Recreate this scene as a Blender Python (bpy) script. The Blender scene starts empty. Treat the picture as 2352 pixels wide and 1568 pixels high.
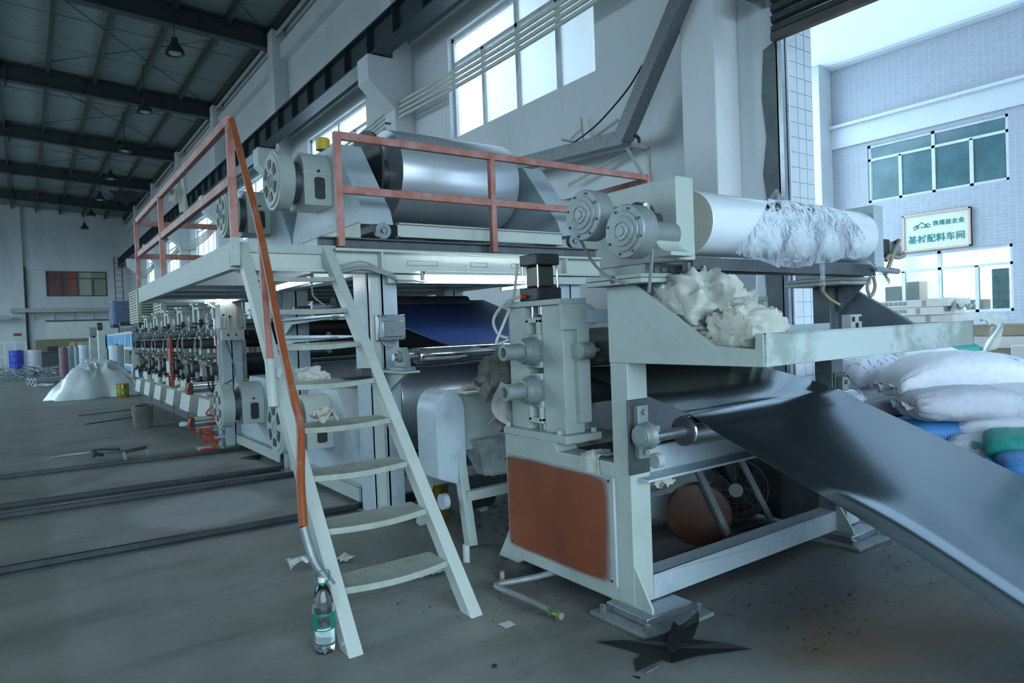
import bpy, bmesh, math, random
import numpy as np
from mathutils import Vector, Matrix, noise
random.seed(7)
S = bpy.context.scene
COL = S.collection
PI = math.pi
# ------------------------------------------------------------------ camera
YAW, PITCH, ROLL, FPX = math.radians(35.514), math.radians(-1.238), math.radians(-2.2075), 1568.0
CAMZ = 1.35
_f = Vector((math.sin(YAW)*math.cos(PITCH), math.cos(YAW)*math.cos(PITCH), math.sin(PITCH)))
_r0 = Vector((math.cos(YAW), -math.sin(YAW), 0)); _u0 = _r0.cross(_f)
_r = _r0*math.cos(ROLL) + _u0*math.sin(ROLL); _u = -_r0*math.sin(ROLL) + _u0*math.cos(ROLL)
cam = bpy.data.cameras.new('camera'); cam.sensor_width = 36; cam.lens = 24.0; cam.clip_end = 300
camo = bpy.data.objects.new('camera', cam); COL.objects.link(camo)
camo.matrix_world = Matrix(((_r.x, _u.x, -_f.x, 0), (_r.y, _u.y, -_f.y, 0), (_r.z, _u.z, -_f.z, CAMZ), (0, 0, 0, 1)))
S.camera = camo
def P(px, py, ax, v):
    """point of the survey plane (axis ax = v) behind a pixel of the 2352x1568 photograph"""
    d = _f + _r*((px-1176)/FPX) - _u*((py-784)/FPX)
    o = Vector((0, 0, CAMZ)); t = (v-o[ax])/d[ax]
    return o + d*t
# ------------------------------------------------------------------ world, light, exposure
w = bpy.data.worlds.new('sky'); S.world = w; w.use_nodes = True
nt = w.node_tree; nt.nodes.clear()
wo = nt.nodes.new('ShaderNodeOutputWorld'); bg = nt.nodes.new('ShaderNodeBackground')
tc = nt.nodes.new('ShaderNodeTexCoord'); sx = nt.nodes.new('ShaderNodeSeparateXYZ'); rp = nt.nodes.new('ShaderNodeValToRGB')
rp.color_ramp.elements[0].position = 0.47; rp.color_ramp.elements[0].color = (.10, .13, .145, 1)
_e = rp.color_ramp.elements.new(.51); _e.color = (.46, .62, .72, 1)
rp.color_ramp.elements[-1].position = 0.66; rp.color_ramp.elements[-1].color = (.58, .82, 1.0, 1)
mp = nt.nodes.new('ShaderNodeMath'); mp.operation = 'MULTIPLY_ADD'; mp.inputs[1].default_value = .5; mp.inputs[2].default_value = .5
nt.links.new(tc.outputs['Generated'], sx.inputs[0]); nt.links.new(sx.outputs['Z'], mp.inputs[0]); nt.links.new(mp.outputs[0], rp.inputs[0])
nt.links.new(rp.outputs[0], bg.inputs['Color']); nt.links.new(bg.outputs[0], wo.inputs[0])
bg.inputs['Strength'].default_value = 3.2
S.view_settings.view_transform = 'Standard'; S.view_settings.look = 'None'; S.view_settings.gamma = 1.0
S.view_settings.use_curve_mapping = False
S.view_settings.exposure = 1.56
S.cycles.max_bounces = 8; S.cycles.diffuse_bounces = 3; S.cycles.glossy_bounces = 4; S.cycles.transmission_bounces = 6
S.cycles.caustics_reflective = False; S.cycles.caustics_refractive = False
S.cycles.sample_clamp_indirect = 6.0
def area(name, loc, rot, sx_, sy_, power, col, portal=False):
    l = bpy.data.lights.new(name, 'AREA'); l.shape = 'RECTANGLE'; l.size = sx_; l.size_y = sy_; l.energy = power; l.color = col
    l.cycles.is_portal = portal
    o = bpy.data.objects.new(name, l); COL.objects.link(o); o.location = loc; o.rotation_euler = rot
    return o
# daylight coming in through the openings of the hall, those on the left made up (sky portals sit in the openings themselves)
area('portal_door', (6.25, 1.2, 2.1), (0, PI/2, 0), 4.2, 5.4, 1, (1, 1, 1), True)
for k in range(6):
    area('portal_window', (6.3, 8.15+6.95*k-0, 5.39), (0, PI/2, 0), 1.75, 3.6, 1, (1, 1, 1), True)
area('portal_left', (-11.9, 28, 5.3), (0, -PI/2, 0), 5.6, 34, 1, (1, 1, 1), True)  # openings on this side are unseen, added for the light they let in
area('portal_back', (-2.0, -6.9, 2.8), (PI/2, 0, 0), 13, 5.4, 1, (1, 1, 1), True)
# ------------------------------------------------------------------ mesh builder
ORG = {}
class MB:
    def __init__(s): s.v = []; s.f = []
    def add(s, vs, fs):
        n = len(s.v); s.v += [tuple(v) for v in vs]; s.f += [tuple(i+n for i in f) for f in fs]; return s
    def box(s, x0, x1, y0, y1, z0, z1):
        return s.add([(x, y, z) for x in (x0, x1) for y in (y0, y1) for z in (z0, z1)],
                     [(0, 1, 3, 2), (4, 6, 7, 5), (0, 4, 5, 1), (2, 3, 7, 6), (0, 2, 6, 4), (1, 5, 7, 3)])
    def bar(s, p0, p1, w, h, up=(0, 0, 1)):
        p0, p1 = Vector(p0), Vector(p1); d = (p1-p0).normalized(); up = Vector(up)
        if abs(d.dot(up.normalized())) > .99: up = Vector((0, 1, 0))
        a = d.cross(up).normalized()*w/2; b = a.cross(d).normalized()*h/2
        vs = [q+i*a+j*b for q in (p0, p1) for (i, j) in ((-1, -1), (1, -1), (1, 1), (-1, 1))]
        return s.add(vs, [(0, 3, 2, 1), (4, 5, 6, 7), (0, 1, 5, 4), (1, 2, 6, 5), (2, 3, 7, 6), (3, 0, 4, 7)])
    def lathe(s, prof, p0, d, n=24, closed=False, arc=None):
        p0, d = Vector(p0), Vector(d).normalized(); t = Vector((0, 0, 1)) if abs(d.z) < .9 else Vector((0, 1, 0))
        a = d.cross(t).normalized(); b = d.cross(a)
        vs = []; m = len(prof)
        for (r, h) in prof:
            for k in range(n):
                ang = 2*PI*k/n; vs.append(p0+d*h+(a*math.cos(ang)+b*math.sin(ang))*r)
        fs = []
        for i in range(m-1 if not closed else m):
            j = (i+1) % m
            for k in range(n):
                fs.append((i*n+k, i*n+(k+1) % n, j*n+(k+1) % n, j*n+k))
        if not closed:
            if prof[0][0] > 1e-6: fs.append(tuple(range(n))[::-1])
            if prof[-1][0] > 1e-6: fs.append(tuple((m-1)*n+k for k in range(n)))
        return s.add(vs, fs)
    def cyl(s, p0, p1, r, r2=None, n=24):
        p0, p1 = Vector(p0), Vector(p1); L = (p1-p0).length
        return s.lathe([(r, 0), (r if r2 is None else r2, L)], p0, p1-p0, n)
    def ring(s, p0, p1, ro, ri, n=32):
        p0, p1 = Vector(p0), Vector(p1); L = (p1-p0).length
        return s.lathe([(ro, 0), (ro, L), (ri, L), (ri, 0)], p0, p1-p0, n, closed=True)
    def tube(s, pts, r, n=8, sub=4, closed=False):
        pts = [Vector(p) for p in pts]
        if sub > 1 and len(pts) > 2:
            q = []; m = len(pts); rng = range(m if closed else m-1)
            for i in rng:
                if closed: p0, p1, p2, p3 = pts[i-1], pts[i], pts[(i+1) % m], pts[(i+2) % m]
                else: p0, p1, p2, p3 = pts[max(i-1, 0)], pts[i], pts[i+1], pts[min(i+2, m-1)]
                for k in range(sub):
                    t = k/sub
                    q.append(.5*((2*p1)+(p2-p0)*t+(2*p0-5*p1+4*p2-p3)*t*t+(3*p1-p0-3*p2+p3)*t**3))
            if not closed: q.append(pts[-1])
            pts = q
        vs = []; m = len(pts); prev = None
        for i, p in enumerate(pts):
            if closed: d = pts[(i+1) % m]-pts[i-1]
            else: d = pts[min(i+1, m-1)]-pts[max(i-1, 0)]
            d.normalize()
            if prev is None:
                t = Vector((0, 0, 1)) if abs(d.z) < .9 else Vector((0, 1, 0)); a = d.cross(t).normalized()
            else:
                a = (prev-d*prev.dot(d)); a.normalize()
            prev = a; b = d.cross(a)
            for k in range(n):
                ang = 2*PI*k/n; vs.append(p+(a*math.cos(ang)+b*math.sin(ang))*r)
        fs = []
        for i in range(m if closed else m-1):
            j = (i+1) % m
            for k in range(n): fs.append((i*n+k, i*n+(k+1) % n, j*n+(k+1) % n, j*n+k))
        if not closed: fs += [tuple(range(n))[::-1], tuple((m-1)*n+k for k in range(n))]
        return s.add(vs, fs)
    def prism(s, pts, ax, a, b):
        def mk(p, c):
            return (c, p[0], p[1]) if ax == 0 else ((p[0], c, p[1]) if ax == 1 else (p[0], p[1], c))
        n = len(pts); vs = [mk(p, a) for p in pts]+[mk(p, b) for p in pts]
        fs = [tuple(range(n))[::-1], tuple(range(n, 2*n))]+[(i, (i+1) % n, n+(i+1) % n, n+i) for i in range(n)]
        return s.add(vs, fs)
    def sphere(s, c, r, nu=16, nv=10, sc=(1, 1, 1)):
        c = Vector(c); vs = []; fs = []
        for j in range(nv+1):
            th = PI*j/nv
            for i in range(nu):
                ph = 2*PI*i/nu
                vs.append((c.x+r*sc[0]*math.sin(th)*math.cos(ph), c.y+r*sc[1]*math.sin(th)*math.sin(ph), c.z+r*sc[2]*math.cos(th)))
        for j in range(nv):
            for i in range(nu): fs.append((j*nu+i, j*nu+(i+1) % nu, (j+1)*nu+(i+1) % nu, (j+1)*nu+i))
        return s.add(vs, fs)
    def grid(s, fn, nu, nv, thick=0.0):
        pts = [[Vector(fn(i/nu, j/nv)) for i in range(nu+1)] for j in range(nv+1)]
        N = (nu+1)*(nv+1); vs = [pts[j][i] for j in range(nv+1) for i in range(nu+1)]
        idx = lambda i, j: j*(nu+1)+i
        fs = [(idx(i, j), idx(i+1, j), idx(i+1, j+1), idx(i, j+1)) for j in range(nv) for i in range(nu)]
        if thick:
            nr = [Vector((0, 0, 0)) for _ in vs]
            for f in fs:
                n_ = (vs[f[2]]-vs[f[0]]).cross(vs[f[3]]-vs[f[1]])
                for k in f: nr[k] = nr[k]+n_
            vs2 = [v-(n_.normalized() if n_.length > 1e-12 else Vector((0, 0, 1)))*thick for v, n_ in zip(vs, nr)]
            fs2 = [tuple(k+N for k in f[::-1]) for f in fs]
            rim = [idx(i, 0) for i in range(nu+1)]+[idx(nu, j) for j in range(1, nv+1)]+[idx(i, nv) for i in range(nu-1, -1, -1)]+[idx(0, j) for j in range(nv-1, 0, -1)]
            m = len(rim)
            fs3 = [(rim[(k+1) % m], rim[k], rim[k]+N, rim[(k+1) % m]+N) for k in range(m)]
            vs, fs = vs+vs2, fs+fs2+fs3
        return s.add(vs, fs)
    def build(s, name, mat, parent=None, bevel=0.0, org=None, smooth=True, sharp=32, recalc=True):
        if parent is not None: o_ = ORG[parent.name]
        elif org is not None: o_ = Vector(org)
        else: o_ = Vector((0, 0, 0))
        me = bpy.data.meshes.new(name)
        me.from_pydata([(v[0]-o_.x, v[1]-o_.y, v[2]-o_.z) for v in s.v], [], s.f)
        if recalc:
            b = bmesh.new(); b.from_mesh(me); bmesh.ops.remove_doubles(b, verts=b.verts, dist=1e-6)
            bmesh.ops.recalc_face_normals(b, faces=b.faces); b.to_mesh(me); b.free()
        me.validate()
        if smooth:
            me.polygons.foreach_set('use_smooth', [True]*len(me.polygons)); me.set_sharp_from_angle(angle=math.radians(sharp))
        me.materials.append(mat)
        o = bpy.data.objects.new(name, me); COL.objects.link(o)
        if parent is not None: o.parent = parent
        else: o.location = o_
        ORG[o.name] = o_
        if bevel:
            m = o.modifiers.new('bevel', 'BEVEL'); m.width = bevel; m.segments = 2; m.limit_method = 'ANGLE'; m.angle_limit = math.radians(40)
        return o
def tag(o, label=None, cat=None, group=None, kind=None):
    if label: o['label'] = label
    if cat: o['category'] = cat
    if group: o['group'] = group
    if kind: o['kind'] = kind
    return o
def thing(name, label, cat, loc, group=None):
    o = bpy.data.objects.new(name, None); COL.objects.link(o); o.location = loc; o.empty_display_size = .1
    ORG[o.name] = Vector(loc)
    return tag(o, label, cat, group)
def solo(mb, name, mat, label, cat, group=None, **k):
    vs = np.array([tuple(v) for v in mb.v]); lo, hi = vs.min(0), vs.max(0)
    return tag(mb.build(name, mat, org=((lo[0]+hi[0])/2, (lo[1]+hi[1])/2, lo[2]), **k), label, cat, group)
def struct(mb, name, mat, parent=None, **k):
    o = mb.build(name, mat, parent, **k)
    if parent is None: o['kind'] = 'structure'
    return o
def dup(root, delta, label=None, group=None, rz=None):
    r_ = root.copy(); COL.objects.link(r_); r_.location = root.location+Vector(delta)
    if rz is not None: r_.rotation_euler.z = rz
    ORG[r_.name] = ORG[root.name]
    if label: r_['label'] = label
    if group: r_['group'] = group
    for ch in list(root.children):
        c = ch.copy(); COL.objects.link(c); c.parent = r_; ORG[c.name] = ORG[ch.name]
        for g in list(ch.children):
            d = g.copy(); COL.objects.link(d); d.parent = c; ORG[d.name] = ORG[g.name]
    return r_
def text_mesh(body, size, origin, xdir, ydir, extrude=.004, align='CENTER', spacing=1.0, bold=0.0):
    """letters as a mesh lying in the plane xdir/ydir"""
    cu = bpy.data.curves.new('lettering', 'FONT'); cu.body = body; cu.size = size; cu.align_x = align; cu.align_y = 'CENTER'
    cu.extrude = extrude; cu.space_character = spacing; cu.offset = bold; cu.resolution_u = 3
    o = bpy.data.objects.new('lettering', cu); COL.objects.link(o)
    dg = bpy.context.evaluated_depsgraph_get()
    me = bpy.data.meshes.new_from_object(o.evaluated_get(dg))
    bpy.data.objects.remove(o); bpy.data.curves.remove(cu)
    X, Y = Vector(xdir).normalized(), Vector(ydir).normalized(); Z = X.cross(Y); O = Vector(origin)
    mb = MB(); mb.add([O+X*v.co.x+Y*v.co.y+Z*v.co.z for v in me.vertices], [tuple(p.vertices) for p in me.polygons])
    bpy.data.meshes.remove(me)
    return mb
# ------------------------------------------------------------------ materials
def mat(name, col, rough=.5, metal=0.0, var=.12, scale=4.0, bump=0.0, dirt=None, stretch=(1, 1, 1), trans=0.0, alpha=1.0, spec=.5, emit=0.0, coat=0.0, rvar=0.0, dpos=(.52, .75)):
    m = bpy.data.materials.new(name); m.use_nodes = True; n = m.node_tree.nodes; L = m.node_tree.links
    b = n['Principled BSDF']; b.inputs['Roughness'].default_value = rough; b.inputs['Metallic'].default_value = metal
    b.inputs['Specular IOR Level'].default_value = spec; b.inputs['Transmission Weight'].default_value = trans; b.inputs['Alpha'].default_value = alpha
    b.inputs['Coat Weight'].default_value = coat
    t = n.new('ShaderNodeTexCoord'); mp = n.new('ShaderNodeMapping'); mp.inputs['Scale'].default_value = stretch
    L.new(t.outputs['Object'], mp.inputs[0])
    nz = n.new('ShaderNodeTexNoise'); nz.inputs['Scale'].default_value = scale; nz.inputs['Detail'].default_value = 6; nz.inputs['Roughness'].default_value = .6
    L.new(mp.outputs[0], nz.inputs['Vector'])
    r = n.new('ShaderNodeValToRGB'); r.color_ramp.elements[0].position = .3; r.color_ramp.elements[1].position = .72
    c = Vector(col[:3])
    r.color_ramp.elements[0].color = (*(c*(1-var)), 1); r.color_ramp.elements[1].color = (*[min(1, x*(1+var)) for x in c], 1)
    L.new(nz.outputs['Fac'], r.inputs[0]); out = r.outputs[0]
    if dirt:
        dc, amt, ds = dirt
        n2 = n.new('ShaderNodeTexNoise'); n2.inputs['Scale'].default_value = ds; n2.inputs['Detail'].default_value = 8; n2.inputs['Roughness'].default_value = .7
        L.new(mp.outputs[0], n2.inputs['Vector'])
        r2 = n.new('ShaderNodeValToRGB'); r2.color_ramp.elements[0].position = dpos[0]; r2.color_ramp.elements[0].color = (0, 0, 0, 1)
        r2.color_ramp.elements[1].position = dpos[1]; r2.color_ramp.elements[1].color = (amt, amt, amt, 1)
        L.new(n2.outputs['Fac'], r2.inputs[0])
        mx = n.new('ShaderNodeMix'); mx.data_type = 'RGBA'; L.new(r2.outputs[0], mx.inputs['Factor']); L.new(out, mx.inputs['A']); mx.inputs['B'].default_value = (*dc, 1)
        out = mx.outputs['Result']
    L.new(out, b.inputs['Base Color'])
    if emit:
        b.inputs['Emission Strength'].default_value = emit; L.new(out, b.inputs['Emission Color'])
    if rvar:
        mr = n.new('ShaderNodeMapRange'); mr.inputs['To Min'].default_value = max(.02, rough-rvar); mr.inputs['To Max'].default_value = min(1, rough+rvar)
        L.new(nz.outputs['Fac'], mr.inputs['Value']); L.new(mr.outputs[0], b.inputs['Roughness'])
    if bump:
        bp = n.new('ShaderNodeBump'); bp.inputs['Strength'].default_value = bump; bp.inputs['Distance'].default_value = .01
        L.new(nz.outputs['Fac'], bp.inputs['Height']); L.new(bp.outputs[0], b.inputs['Normal'])
    return m
GRIME = (.06, .06, .05)
M = {}
M['paint'] = mat('machine_paint', (.42, .475, .44), .45, var=.07, scale=3, bump=.06, dirt=((.20, .22, .20), .35, 5), rvar=.1)
M['paint_blue'] = mat('pale_blue_paint', (.45, .53, .58), .42, var=.10, scale=3, bump=.05, dirt=((.16, .19, .23), .5, 3.5), rvar=.1)
M['paint_light'] = mat('light_paint', (.53, .57, .53), .4, var=.06, scale=3, dirt=((.3, .3, .27), .3, 5))
M['paint_worn'] = mat('worn_paint', (.30, .345, .325), .45, var=.12, scale=2.2, bump=.15, dirt=((.50, .58, .58), .9, 1.5), rvar=.12, dpos=(.46, .53))
M['paint_old'] = mat('old_printing_line_paint', (.47, .50, .46), .5, var=.16, scale=5, dirt=((.10, .10, .085), .6, 7))
M['paint_shaded'] = mat('shaded_paint_oversprayed', (.085, .11, .125), .45, var=.2, scale=2.5, dirt=((.26, .31, .35), .8, 2.2), dpos=(.45, .75))  # darkened copy of the frame paint, shade put into the colour, cloudy overspray
M['deck'] = mat('deck_plate', (.20, .24, .22), .5, var=.15, scale=3, dirt=(GRIME, .4, 6))
M['orange'] = mat('orange_rail_paint', (.40, .125, .08), .42, var=.16, scale=6, bump=.05, dirt=((.56, .32, .31), .9, 5), dpos=(.42, .68), stretch=(1, 1, 1), rvar=.1)
M['orange_pipe'] = mat('orange_pipe_paint', (.30, .072, .022), .4, var=.12, scale=8, bump=.05, dirt=((.30, .26, .22), .5, 9))
M['steel'] = mat('bare_steel', (.42, .45, .48), .35, .9, var=.15, scale=8, dirt=(GRIME, .4, 10), rvar=.12)
M['steel_dark'] = mat('dark_steel', (.10, .11, .12), .45, .6, var=.2, scale=8, dirt=((.2, .18, .16), .3, 9))
M['cast'] = mat('cast_bearing_grey', (.25, .285, .285), .45, .3, var=.15, scale=12, bump=.1, dirt=((.12, .12, .11), .6, 9))
M['chrome'] = mat('chrome', (.78, .80, .83), .08, 1.0, var=.03, scale=20, rvar=.05)
M['black'] = mat('black_plastic', (.018, .02, .022), .45, var=.2, scale=10)
M['rubber'] = mat('dark_rubber', (.035, .04, .045), .5, var=.2, scale=6)
M['zinc'] = mat('galvanised_roll_skin', (.74, .78, .85), .32, .7, var=.05, scale=3, stretch=(.3, 6, 6), rvar=.05)
M['laminate'] = mat('dark_laminate_film', (.31, .36, .40), .15, .95, var=.1, scale=2, bump=.0, spec=1.0, rvar=.03)
M['navy'] = mat('navy_web', (.02, .045, .15), .35, var=.3, scale=3, stretch=(1, 8, 8))
M['filmroll'] = mat('white_film_roll', (.80, .85, .92), .25, .1, var=.03, scale=3, stretch=(.3, 8, 8), coat=.3)
M['rollend'] = mat('film_roll_end', (.55, .55, .47), .6, var=.08, scale=60)
M['card'] = mat('cardboard_core', (.30, .22, .15), .8)
M['brown'] = mat('carton_board', (.42, .34, .26), .8, var=.1, scale=5)
M['white_board'] = mat('white_carton', (.74, .70, .66), .7, var=.06, scale=5, dirt=((.5, .42, .34), .4, 4))
M['cloth'] = mat('white_cloth', (.52, .52, .47), .9, var=.14, scale=18, bump=.3, dirt=((.34, .32, .27), .35, 6))
M['cloth_dirty'] = mat('dirty_cloth', (.13, .125, .11), .9, var=.35, scale=12, bump=.4, dirt=((.04, .04, .04), .7, 9))
M['cloth_tan'] = mat('tan_cloth', (.50, .46, .38), .9, var=.15, scale=14, bump=.3, dirt=((.20, .17, .14), .5, 7))
M['hose_white'] = mat('white_hose', (.62, .64, .60), .4)
M['cable_grey'] = mat('grey_cable', (.35, .36, .36), .5)
M['cable_black'] = mat('black_cable', (.02, .02, .02), .5)
M['cable_tan'] = mat('tan_cable', (.32, .27, .22), .5)
M['red_hose'] = mat('red_hose', (.62, .06, .02), .35)
M['yellow'] = mat('yellow_plastic', (.62, .46, .04), .5)
M['bag'] = mat('woven_bag_white', (.72, .73, .80), .6, var=.06, scale=10, bump=.55, stretch=(1, 3, 2), dirt=((.45, .48, .60), .25, 4))
M['bag_grey'] = mat('woven_bag_grey', (.50, .51, .58), .65, var=.06, scale=10, bump=.55, stretch=(1, 3, 2))
M['bag_green'] = mat('woven_bag_green', (.02, .28, .24), .5, var=.15, scale=20, bump=.2)
M['water'] = mat('water', (.85, .95, .97), .03, trans=1.0, var=.01)
M['pet'] = mat('clear_bottle', (.93, .97, .97), .04, trans=1.0, var=.01)
M['green_plastic'] = mat('green_plastic', (.01, .17, .12), .4)
M['clear_film'] = None
M['tube'] = mat('lit_fluorescent_tube', (.86, .94, 1.0), .4, var=.0, emit=11)
M['brass'] = mat('gold_tin', (.42, .30, .06), .3, .8, var=.2)
M['blue_barrel'] = mat('blue_barrel', (.015, .05, .40), .4)
M['blue_panel'] = mat('blue_panel', (.06, .25, .48), .5, var=.35, scale=2.5, dirt=((.45, .5, .5), .8, 2.2))
M['blue_cooler'] = mat('blue_grey_cooler', (.16, .24, .40), .5, var=.12, scale=4)
M['cooler'] = mat('cooler_casing', (.46, .50, .42), .55, var=.1, scale=6, dirt=((.2, .2, .15), .4, 6))
M['olive'] = mat('olive_box_cover', (.17, .16, .10), .7, var=.2, scale=4)
M['glass'] = None
def bag_stripe(name, base, c1, c2, sc, axis='Z'):
    m = bpy.data.materials.new(name); m.use_nodes = True; n = m.node_tree.nodes; L = m.node_tree.links
    b = n['Principled BSDF']; b.inputs['Roughness'].default_value = .55
    t = n.new('ShaderNodeTexCoord'); wv = n.new('ShaderNodeTexWave'); wv.bands_direction = axis; wv.inputs['Scale'].default_value = sc; wv.inputs['Distortion'].default_value = 1.0
    wv.inputs['Detail'].default_value = 1; r = n.new('ShaderNodeValToRGB'); L.new(t.outputs['Object'], wv.inputs[0]); L.new(wv.outputs['Fac'], r.inputs[0])
    r.color_ramp.elements[0].color = (*base, 1); r.color_ramp.elements[0].position = .3
    e = r.color_ramp.elements.new(.65); e.color = (*c1, 1); r.color_ramp.elements[-1].color = (*c2, 1); r.color_ramp.elements[-1].position = .9
    L.new(r.outputs[0], b.inputs['Base Color']); return m
M['bag_blue'] = bag_stripe('woven_bag_blue_striped', (.04, .19, .48), (.05, .22, .52), (.10, .29, .55), 22, 'Y')
M['bag_striped'] = bag_stripe('woven_bag_striped', (.70, .70, .74), (.68, .66, .64), (.30, .46, .70), 7, 'Z')
def bag_print(name):
    m = bpy.data.materials.new(name); m.use_nodes = True; n = m.node_tree.nodes; L = m.node_tree.links
    b = n['Principled BSDF']; b.inputs['Roughness'].default_value = .6
    t = n.new('ShaderNodeTexCoord'); sx = n.new('ShaderNodeSeparateXYZ'); L.new(t.outputs['Object'], sx.inputs[0])
    br = n.new('ShaderNodeTexNoise'); br.inputs['Scale'].default_value = 26; br.inputs['Detail'].default_value = 2; L.new(t.outputs['Object'], br.inputs['Vector'])
    wv = n.new('ShaderNodeTexWave'); wv.inputs['Scale'].default_value = 4.5; wv.bands_direction = 'X'; L.new(t.outputs['Object'], wv.inputs[0])
    mu = n.new('ShaderNodeMath'); mu.operation = 'MULTIPLY'; L.new(br.outputs['Fac'], mu.inputs[0]); L.new(wv.outputs['Fac'], mu.inputs[1])
    r = n.new('ShaderNodeValToRGB'); r.color_ramp.elements[0].position = .44; r.color_ramp.elements[1].position = .50
    r.color_ramp.elements[0].color = (.72, .73, .80, 1); r.color_ramp.elements[1].color = (.30, .38, .66, 1); L.new(mu.outputs[0], r.inputs[0]); L.new(r.outputs[0], b.inputs['Base Color'])
    bp = n.new('ShaderNodeBump'); bp.inputs['Strength'].default_value = .5; bp.inputs['Distance'].default_value = .01; z = n.new('ShaderNodeTexNoise'); z.inputs['Scale'].default_value = 10; L.new(t.outputs['Object'], z.inputs['Vector']); L.new(z.outputs['Fac'], bp.inputs['Height']); L.new(bp.outputs[0], b.inputs['Normal'])
    return m
M['bag_print'] = bag_print('woven_bag_blue_print')
def film(name, col, alpha, rough=.15):
    m = bpy.data.materials.new(name); m.use_nodes = True; n = m.node_tree.nodes; L = m.node_tree.links
    b = n['Principled BSDF']; b.inputs['Roughness'].default_value = rough; b.inputs['Base Color'].default_value = (*col, 1)
    b.inputs['Specular IOR Level'].default_value = .9
    t = n.new('ShaderNodeTexCoord'); nz = n.new('ShaderNodeTexNoise'); nz.inputs['Scale'].default_value = 9; nz.inputs['Detail'].default_value = 5
    L.new(t.outputs['Object'], nz.inputs['Vector'])
    mr = n.new('ShaderNodeMapRange'); mr.inputs['From Min'].default_value = .35; mr.inputs['From Max'].default_value = .7; mr.inputs['To Min'].default_value = alpha*.55; mr.inputs['To Max'].default_value = min(1, alpha*1.4)
    L.new(nz.outputs['Fac'], mr.inputs['Value']); L.new(mr.outputs[0], b.inputs['Alpha'])
    bp = n.new('ShaderNodeBump'); bp.inputs['Strength'].default_value = .5; bp.inputs['Distance'].default_value = .02; L.new(nz.outputs['Fac'], bp.inputs['Height']); L.new(bp.outputs[0], b.inputs['Normal'])
    return m
def wrap_film(name):
    m = bpy.data.materials.new(name); m.use_nodes = True; n = m.node_tree.nodes; L = m.node_tree.links; n.clear()
    o = n.new('ShaderNodeOutputMaterial'); tr = n.new('ShaderNodeBsdfTransparent'); tr.inputs[0].default_value = (.96, .98, 1, 1)
    gl = n.new('ShaderNodeBsdfGlossy'); gl.inputs['Roughness'].default_value = .12; df = n.new('ShaderNodeBsdfDiffuse'); df.inputs[0].default_value = (.85, .92, 1, 1)
    t = n.new('ShaderNodeTexCoord'); nz = n.new('ShaderNodeTexNoise'); nz.inputs['Scale'].default_value = 14; nz.inputs['Detail'].default_value = 4; nz.inputs['Distortion'].default_value = 1.5; L.new(t.outputs['Object'], nz.inputs['Vector'])
    bp = n.new('ShaderNodeBump'); bp.inputs['Strength'].default_value = .4; bp.inputs['Distance'].default_value = .02; L.new(nz.outputs['Fac'], bp.inputs['Height']); L.new(bp.outputs[0], gl.inputs['Normal'])
    mr = n.new('ShaderNodeMapRange'); mr.inputs['From Min'].default_value = .4; mr.inputs['From Max'].default_value = .75; mr.inputs['To Min'].default_value = .05; mr.inputs['To Max'].default_value = .42; L.new(nz.outputs['Fac'], mr.inputs['Value'])
    m1 = n.new('ShaderNodeMixShader'); L.new(mr.outputs[0], m1.inputs[0]); L.new(tr.outputs[0], m1.inputs[1]); L.new(df.outputs[0], m1.inputs[2])
    lw = n.new('ShaderNodeLayerWeight'); lw.inputs['Blend'].default_value = .12; L.new(bp.outputs[0], lw.inputs['Normal'])
    m2 = n.new('ShaderNodeMixShader'); L.new(lw.outputs['Fresnel'], m2.inputs[0]); L.new(m1.outputs[0], m2.inputs[1]); L.new(gl.outputs[0], m2.inputs[2]); L.new(m2.outputs[0], o.inputs[0])
    return m
M['clear_film'] = wrap_film('clear_wrap')
M['heap_film'] = mat('cloudy_plastic_sheet', (.62, .68, .69), .2, var=.1, scale=3, bump=.35, spec=.9)
M['scrap_film'] = film('shredded_film', (.30, .36, .38), .7, .15)
def glass(name, tint, fac, rough=.0, diff=(.8, .9, .95), dfac=0.0):
    """pane: clear glass that lets light through, with a fresnel reflection and optional frosting"""
    m = bpy.data.materials.new(name); m.use_nodes = True; n = m.node_tree.nodes; L = m.node_tree.links; n.clear()
    o = n.new('ShaderNodeOutputMaterial'); tr = n.new('ShaderNodeBsdfTransparent'); tr.inputs[0].default_value = (*tint, 1)
    gl = n.new('ShaderNodeBsdfGlossy'); gl.inputs['Roughness'].default_value = rough; lw = n.new('ShaderNodeLayerWeight'); lw.inputs['Blend'].default_value = fac
    m1 = n.new('ShaderNodeMixShader'); L.new(lw.outputs['Fresnel'], m1.inputs[0]); L.new(tr.outputs[0], m1.inputs[1]); L.new(gl.outputs[0], m1.inputs[2])
    tl = n.new('ShaderNodeBsdfTranslucent'); tl.inputs[0].default_value = (*diff, 1)
    nz = n.new('ShaderNodeTexNoise'); nz.inputs['Scale'].default_value = 1.5; nz.inputs['Detail'].default_value = 4
    t = n.new('ShaderNodeTexCoord'); L.new(t.outputs['Object'], nz.inputs['Vector'])
    mr = n.new('ShaderNodeMapRange'); mr.inputs['To Min'].default_value = dfac*.8; mr.inputs['To Max'].default_value = dfac*1.2; L.new(nz.outputs['Fac'], mr.inputs['Value'])
    m2 = n.new('ShaderNodeMixShader'); L.new(mr.outputs[0], m2.inputs[0]); L.new(m1.outputs[0], m2.inputs[1]); L.new(tl.outputs[0], m2.inputs[2]); L.new(m2.outputs[0], o.inputs[0])
    return m
M['glass'] = glass('clear_pane', (.80, .90, .92), .35)
M['glass_teal'] = mat('teal_tinted_pane', (.075, .17, .19), .12, var=.35, scale=1.6, spec=.7)  # opaque teal; its uneven tone paints in the reflections
M['glass_frost'] = glass('frosted_pane', (.86, .86, .85), .25, .3, (.84, .84, .83), .5)
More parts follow.
